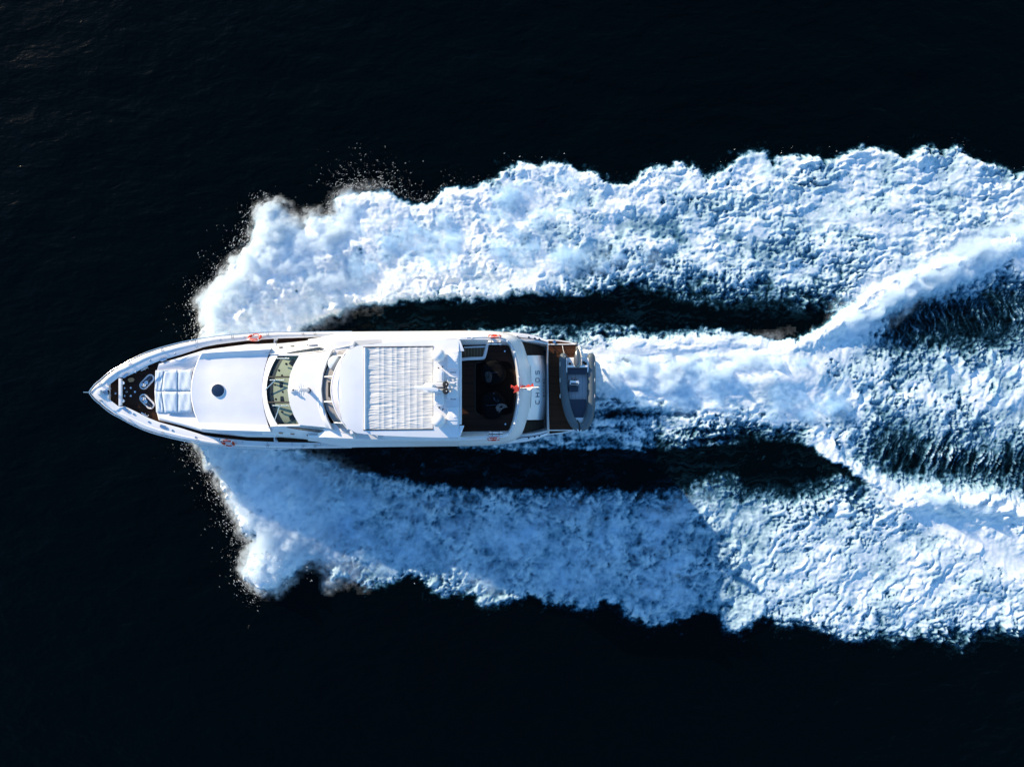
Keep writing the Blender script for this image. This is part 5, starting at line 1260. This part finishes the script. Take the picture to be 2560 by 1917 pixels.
# ---------------------------------------------------------------- inflatable tender on the swim platform
T = thing('inflatable_tender', P(1444, 975, 0.96), 'grey inflatable tender with outboard motor, lying across the swim platform', 'dinghy')
tz = 1.62
cl = smooth_path([(1408.5, 897), (1408.5, 930), (1410, 965), (1414, 1000), (1421, 1030), (1431, 1053), (1441, 1064.5), (1452, 1067.5), (1462.5, 1063), (1471.5, 1047), (1476.5, 1020), (1478, 985), (1478, 940), (1477.5, 897)], 4)
cl = [(1408.8, 883)] + [(1408.6, 886)] + [(1408.5, 890)] + cl + [(1477.5, 890)] + [(1477.2, 886)] + [(1477, 883)]
rad = []
for i in range(len(cl)):
    k = min(i, len(cl) - 1 - i); rad.append((0.09, 0.17, 0.215)[k] if k < 3 else 0.238)
def tzz(v): return tz + 0.18 * max(0, (v - 1010) / 55) ** 2
tb = tube('inflatable_tube', [P(u, v, tzz(v)) for u, v in cl], rad, M['hypalon'], T, n=18)
tube('rubbing_strake', [P(1280 + (u - 1280) * 1.0 + (9.9 if u > 1452 else -9.9) * (1 if v < 1045 else 0.7), v + (0 if v < 1045 else 7.0), tzz(v) - 0.03) for u, v in cl[3:-3]], 0.03, M['rubber'], tb, n=6)
hullp = [(1417, 905), (1468, 905), (1469, 960), (1468, 1000), (1464, 1035), (1456, 1056), (1446, 1058), (1434, 1045), (1425, 1020), (1419, 985), (1417, 950)]
slab('tender_hull', hullp, 1.50, 1.0, M['gelcoat'], T, bevel=0.03)
floor_ = slab('tender_floor', [(1420, 935), (1465.5, 935), (1465.5, 998.5), (1421.5, 998.5)], 1.545, 1.45, M['tender_floor'], T, bevel=0.01)
for u in (1429, 1438, 1447, 1456): tube('floor_seam', [P(u, 936, 1.547), P(u + 0.6, 998, 1.547)], 0.007, M['hypalon'], floor_, n=5)
slab('bow_cushion', [(1421.5, 999), (1466, 999), (1465, 1022), (1459, 1044), (1436, 1044), (1427, 1024)], 1.68, 1.45, M['navy'], T, bevel=0.04)
slab('bow_locker', [(1431.5, 1040), (1461.5, 1036), (1455, 1058), (1444, 1058)], 1.66, 1.45, M['gelcoat'], T, bevel=0.03)
slab('stern_seat', [(1419, 919), (1467.5, 919), (1467, 935.5), (1419.5, 935.5)], 1.80, 1.45, M['navy'], T, bevel=0.05)
slab('seat_back_rail', [(1418, 913), (1470, 913), (1470, 918.5), (1418, 918.5)], 2.0, 1.85, M['gelcoat'], T, bevel=0.05)
for u in (1419.5, 1468.5): tube('rail_leg', [P(u, 916, 1.5), P(u, 916, 1.95)], 0.03, M['steel'], T, n=6)
for s, pts in ((0, [(1411, 896), (1418.5, 893.5), (1418.5, 934), (1414, 928), (1410.5, 912)]), (1, [(1467.5, 893.5), (1474, 895), (1477.5, 902), (1476, 920), (1468, 934)])):
    slab('stern_fairing', pts, 1.80, 1.4, M['gelcoat'], T, bevel=0.06)
slab('engine_well', [(1418.5, 893.5), (1467.5, 893.5), (1467.5, 913), (1418.5, 913)], 1.62, 1.4, M['gelcoat'], T, bevel=0.02)
cons = slab('steering_console', [(1425, 951), (1447.5, 951), (1448.5, 958), (1446, 962), (1426, 962), (1424, 958)], 2.12, 1.5, M['gelcoat'], T, bevel=0.05)
slab('console_face', [(1427, 957), (1445, 957), (1445, 961), (1427, 961)], 2.135, 2.05, M['navy'], cons, bevel=0.01)
wc = P(1436, 948, 2.08)
sw = tube('steering_wheel', [wc + Vector((0.15 * math.cos(t), 0.065 * math.sin(t), 0.13 * math.sin(t))) for t in np.linspace(0, 2 * math.pi, 21)[:-1]], 0.016, M['rubber'], cons, closed=True, n=6)
tube('steering_column', [wc, P(1436, 954, 2.05)], 0.04, M['rubber'], cons, n=8)
tube('throttle_lever', [P(1423.5, 958, 1.9), P(1423, 951, 2.18)], 0.035, M['rubber'], cons, n=6)
slab('helm_seat', [(1422.5, 965), (1446, 965), (1446, 979.5), (1422.5, 979.5)], 1.83, 1.5, M['navy'], T, bevel=0.05)
bowfit = slab('bow_fitting', [(1443, 1067), (1453.5, 1067), (1455.5, 1073), (1453, 1078.5), (1444.5, 1078.5), (1442, 1073)], 2.0, 1.9, M['gelcoat'], T, bevel=0.03)
tube('painter_line', [P(1443, 1051, 1.72), P(1446, 1056, 1.86), P(1448, 1062, 2.02), P(1449, 1070, 2.06), P(1449, 1077, 2.02)], 0.045, M['rubber'], T, n=6)
ob = lathe('outboard_cowl', P(1443.5, 902, 1.98), [(0.02, -0.36), (0.13, -0.33), (0.19, -0.2), (0.205, 0.0), (0.19, 0.25), (0.14, 0.5), (0.08, 0.66), (0.02, 0.70)], M['cowl'], T, n=20, axis=(0.02, 1, -0.12), sx=1.0, sy=1.0, angle=60)
tube('outboard_leg', [P(1443.5, 885, 1.9), P(1442, 876, 1.7), P(1441.5, 867, 1.55)], [0.10, 0.085, 0.05], M['cowl'], T, n=10)
lathe('propeller_hub', P(1441.5, 865, 1.5), [(0.06, 0), (0.07, 0.1), (0.03, 0.18), (0, 0.19)], M['chrome_dark'], T, n=10, axis=(0, 1, 0))
for u, v in ((1425, 909), (1459, 906), (1463, 909)):
    lathe('fuel_cap', P(u, v, 1.62), [(0.075, 0), (0.075, 0.07), (0.05, 0.10), (0, 0.10)], M['rubber'], T, n=10)
for s, u in ((0, 1400.5), (1, 1486.5)):
    for v0 in (905, 945, 985):
        tube('grab_handle', [P(u, v0, tz + 0.16), P(u + (1 - 2 * s) * -0.5, v0 + 5, tz + 0.20), P(u, v0 + 10, tz + 0.16)], 0.016, M['tape'], tb, n=5)
tube('tie_down', [P(1413, 892, 1.9), P(1408, 875, 1.1), P(1406, 863, 1.0)], 0.014, M['tape'], T, n=5)
for v in (930, 1010): slab('chock', [(1412, v), (1474, v), (1474, v + 7), (1412, v + 7)], 1.25, 0.955, M['rubber'], T, bevel=0.02)
ac = tube('boarding_gangway', [P(1447.5, 866, 1.15), P(1460, 897, 1.55)], 0.085, M['gelcoat'], plat_obj if False else pf, n=8)
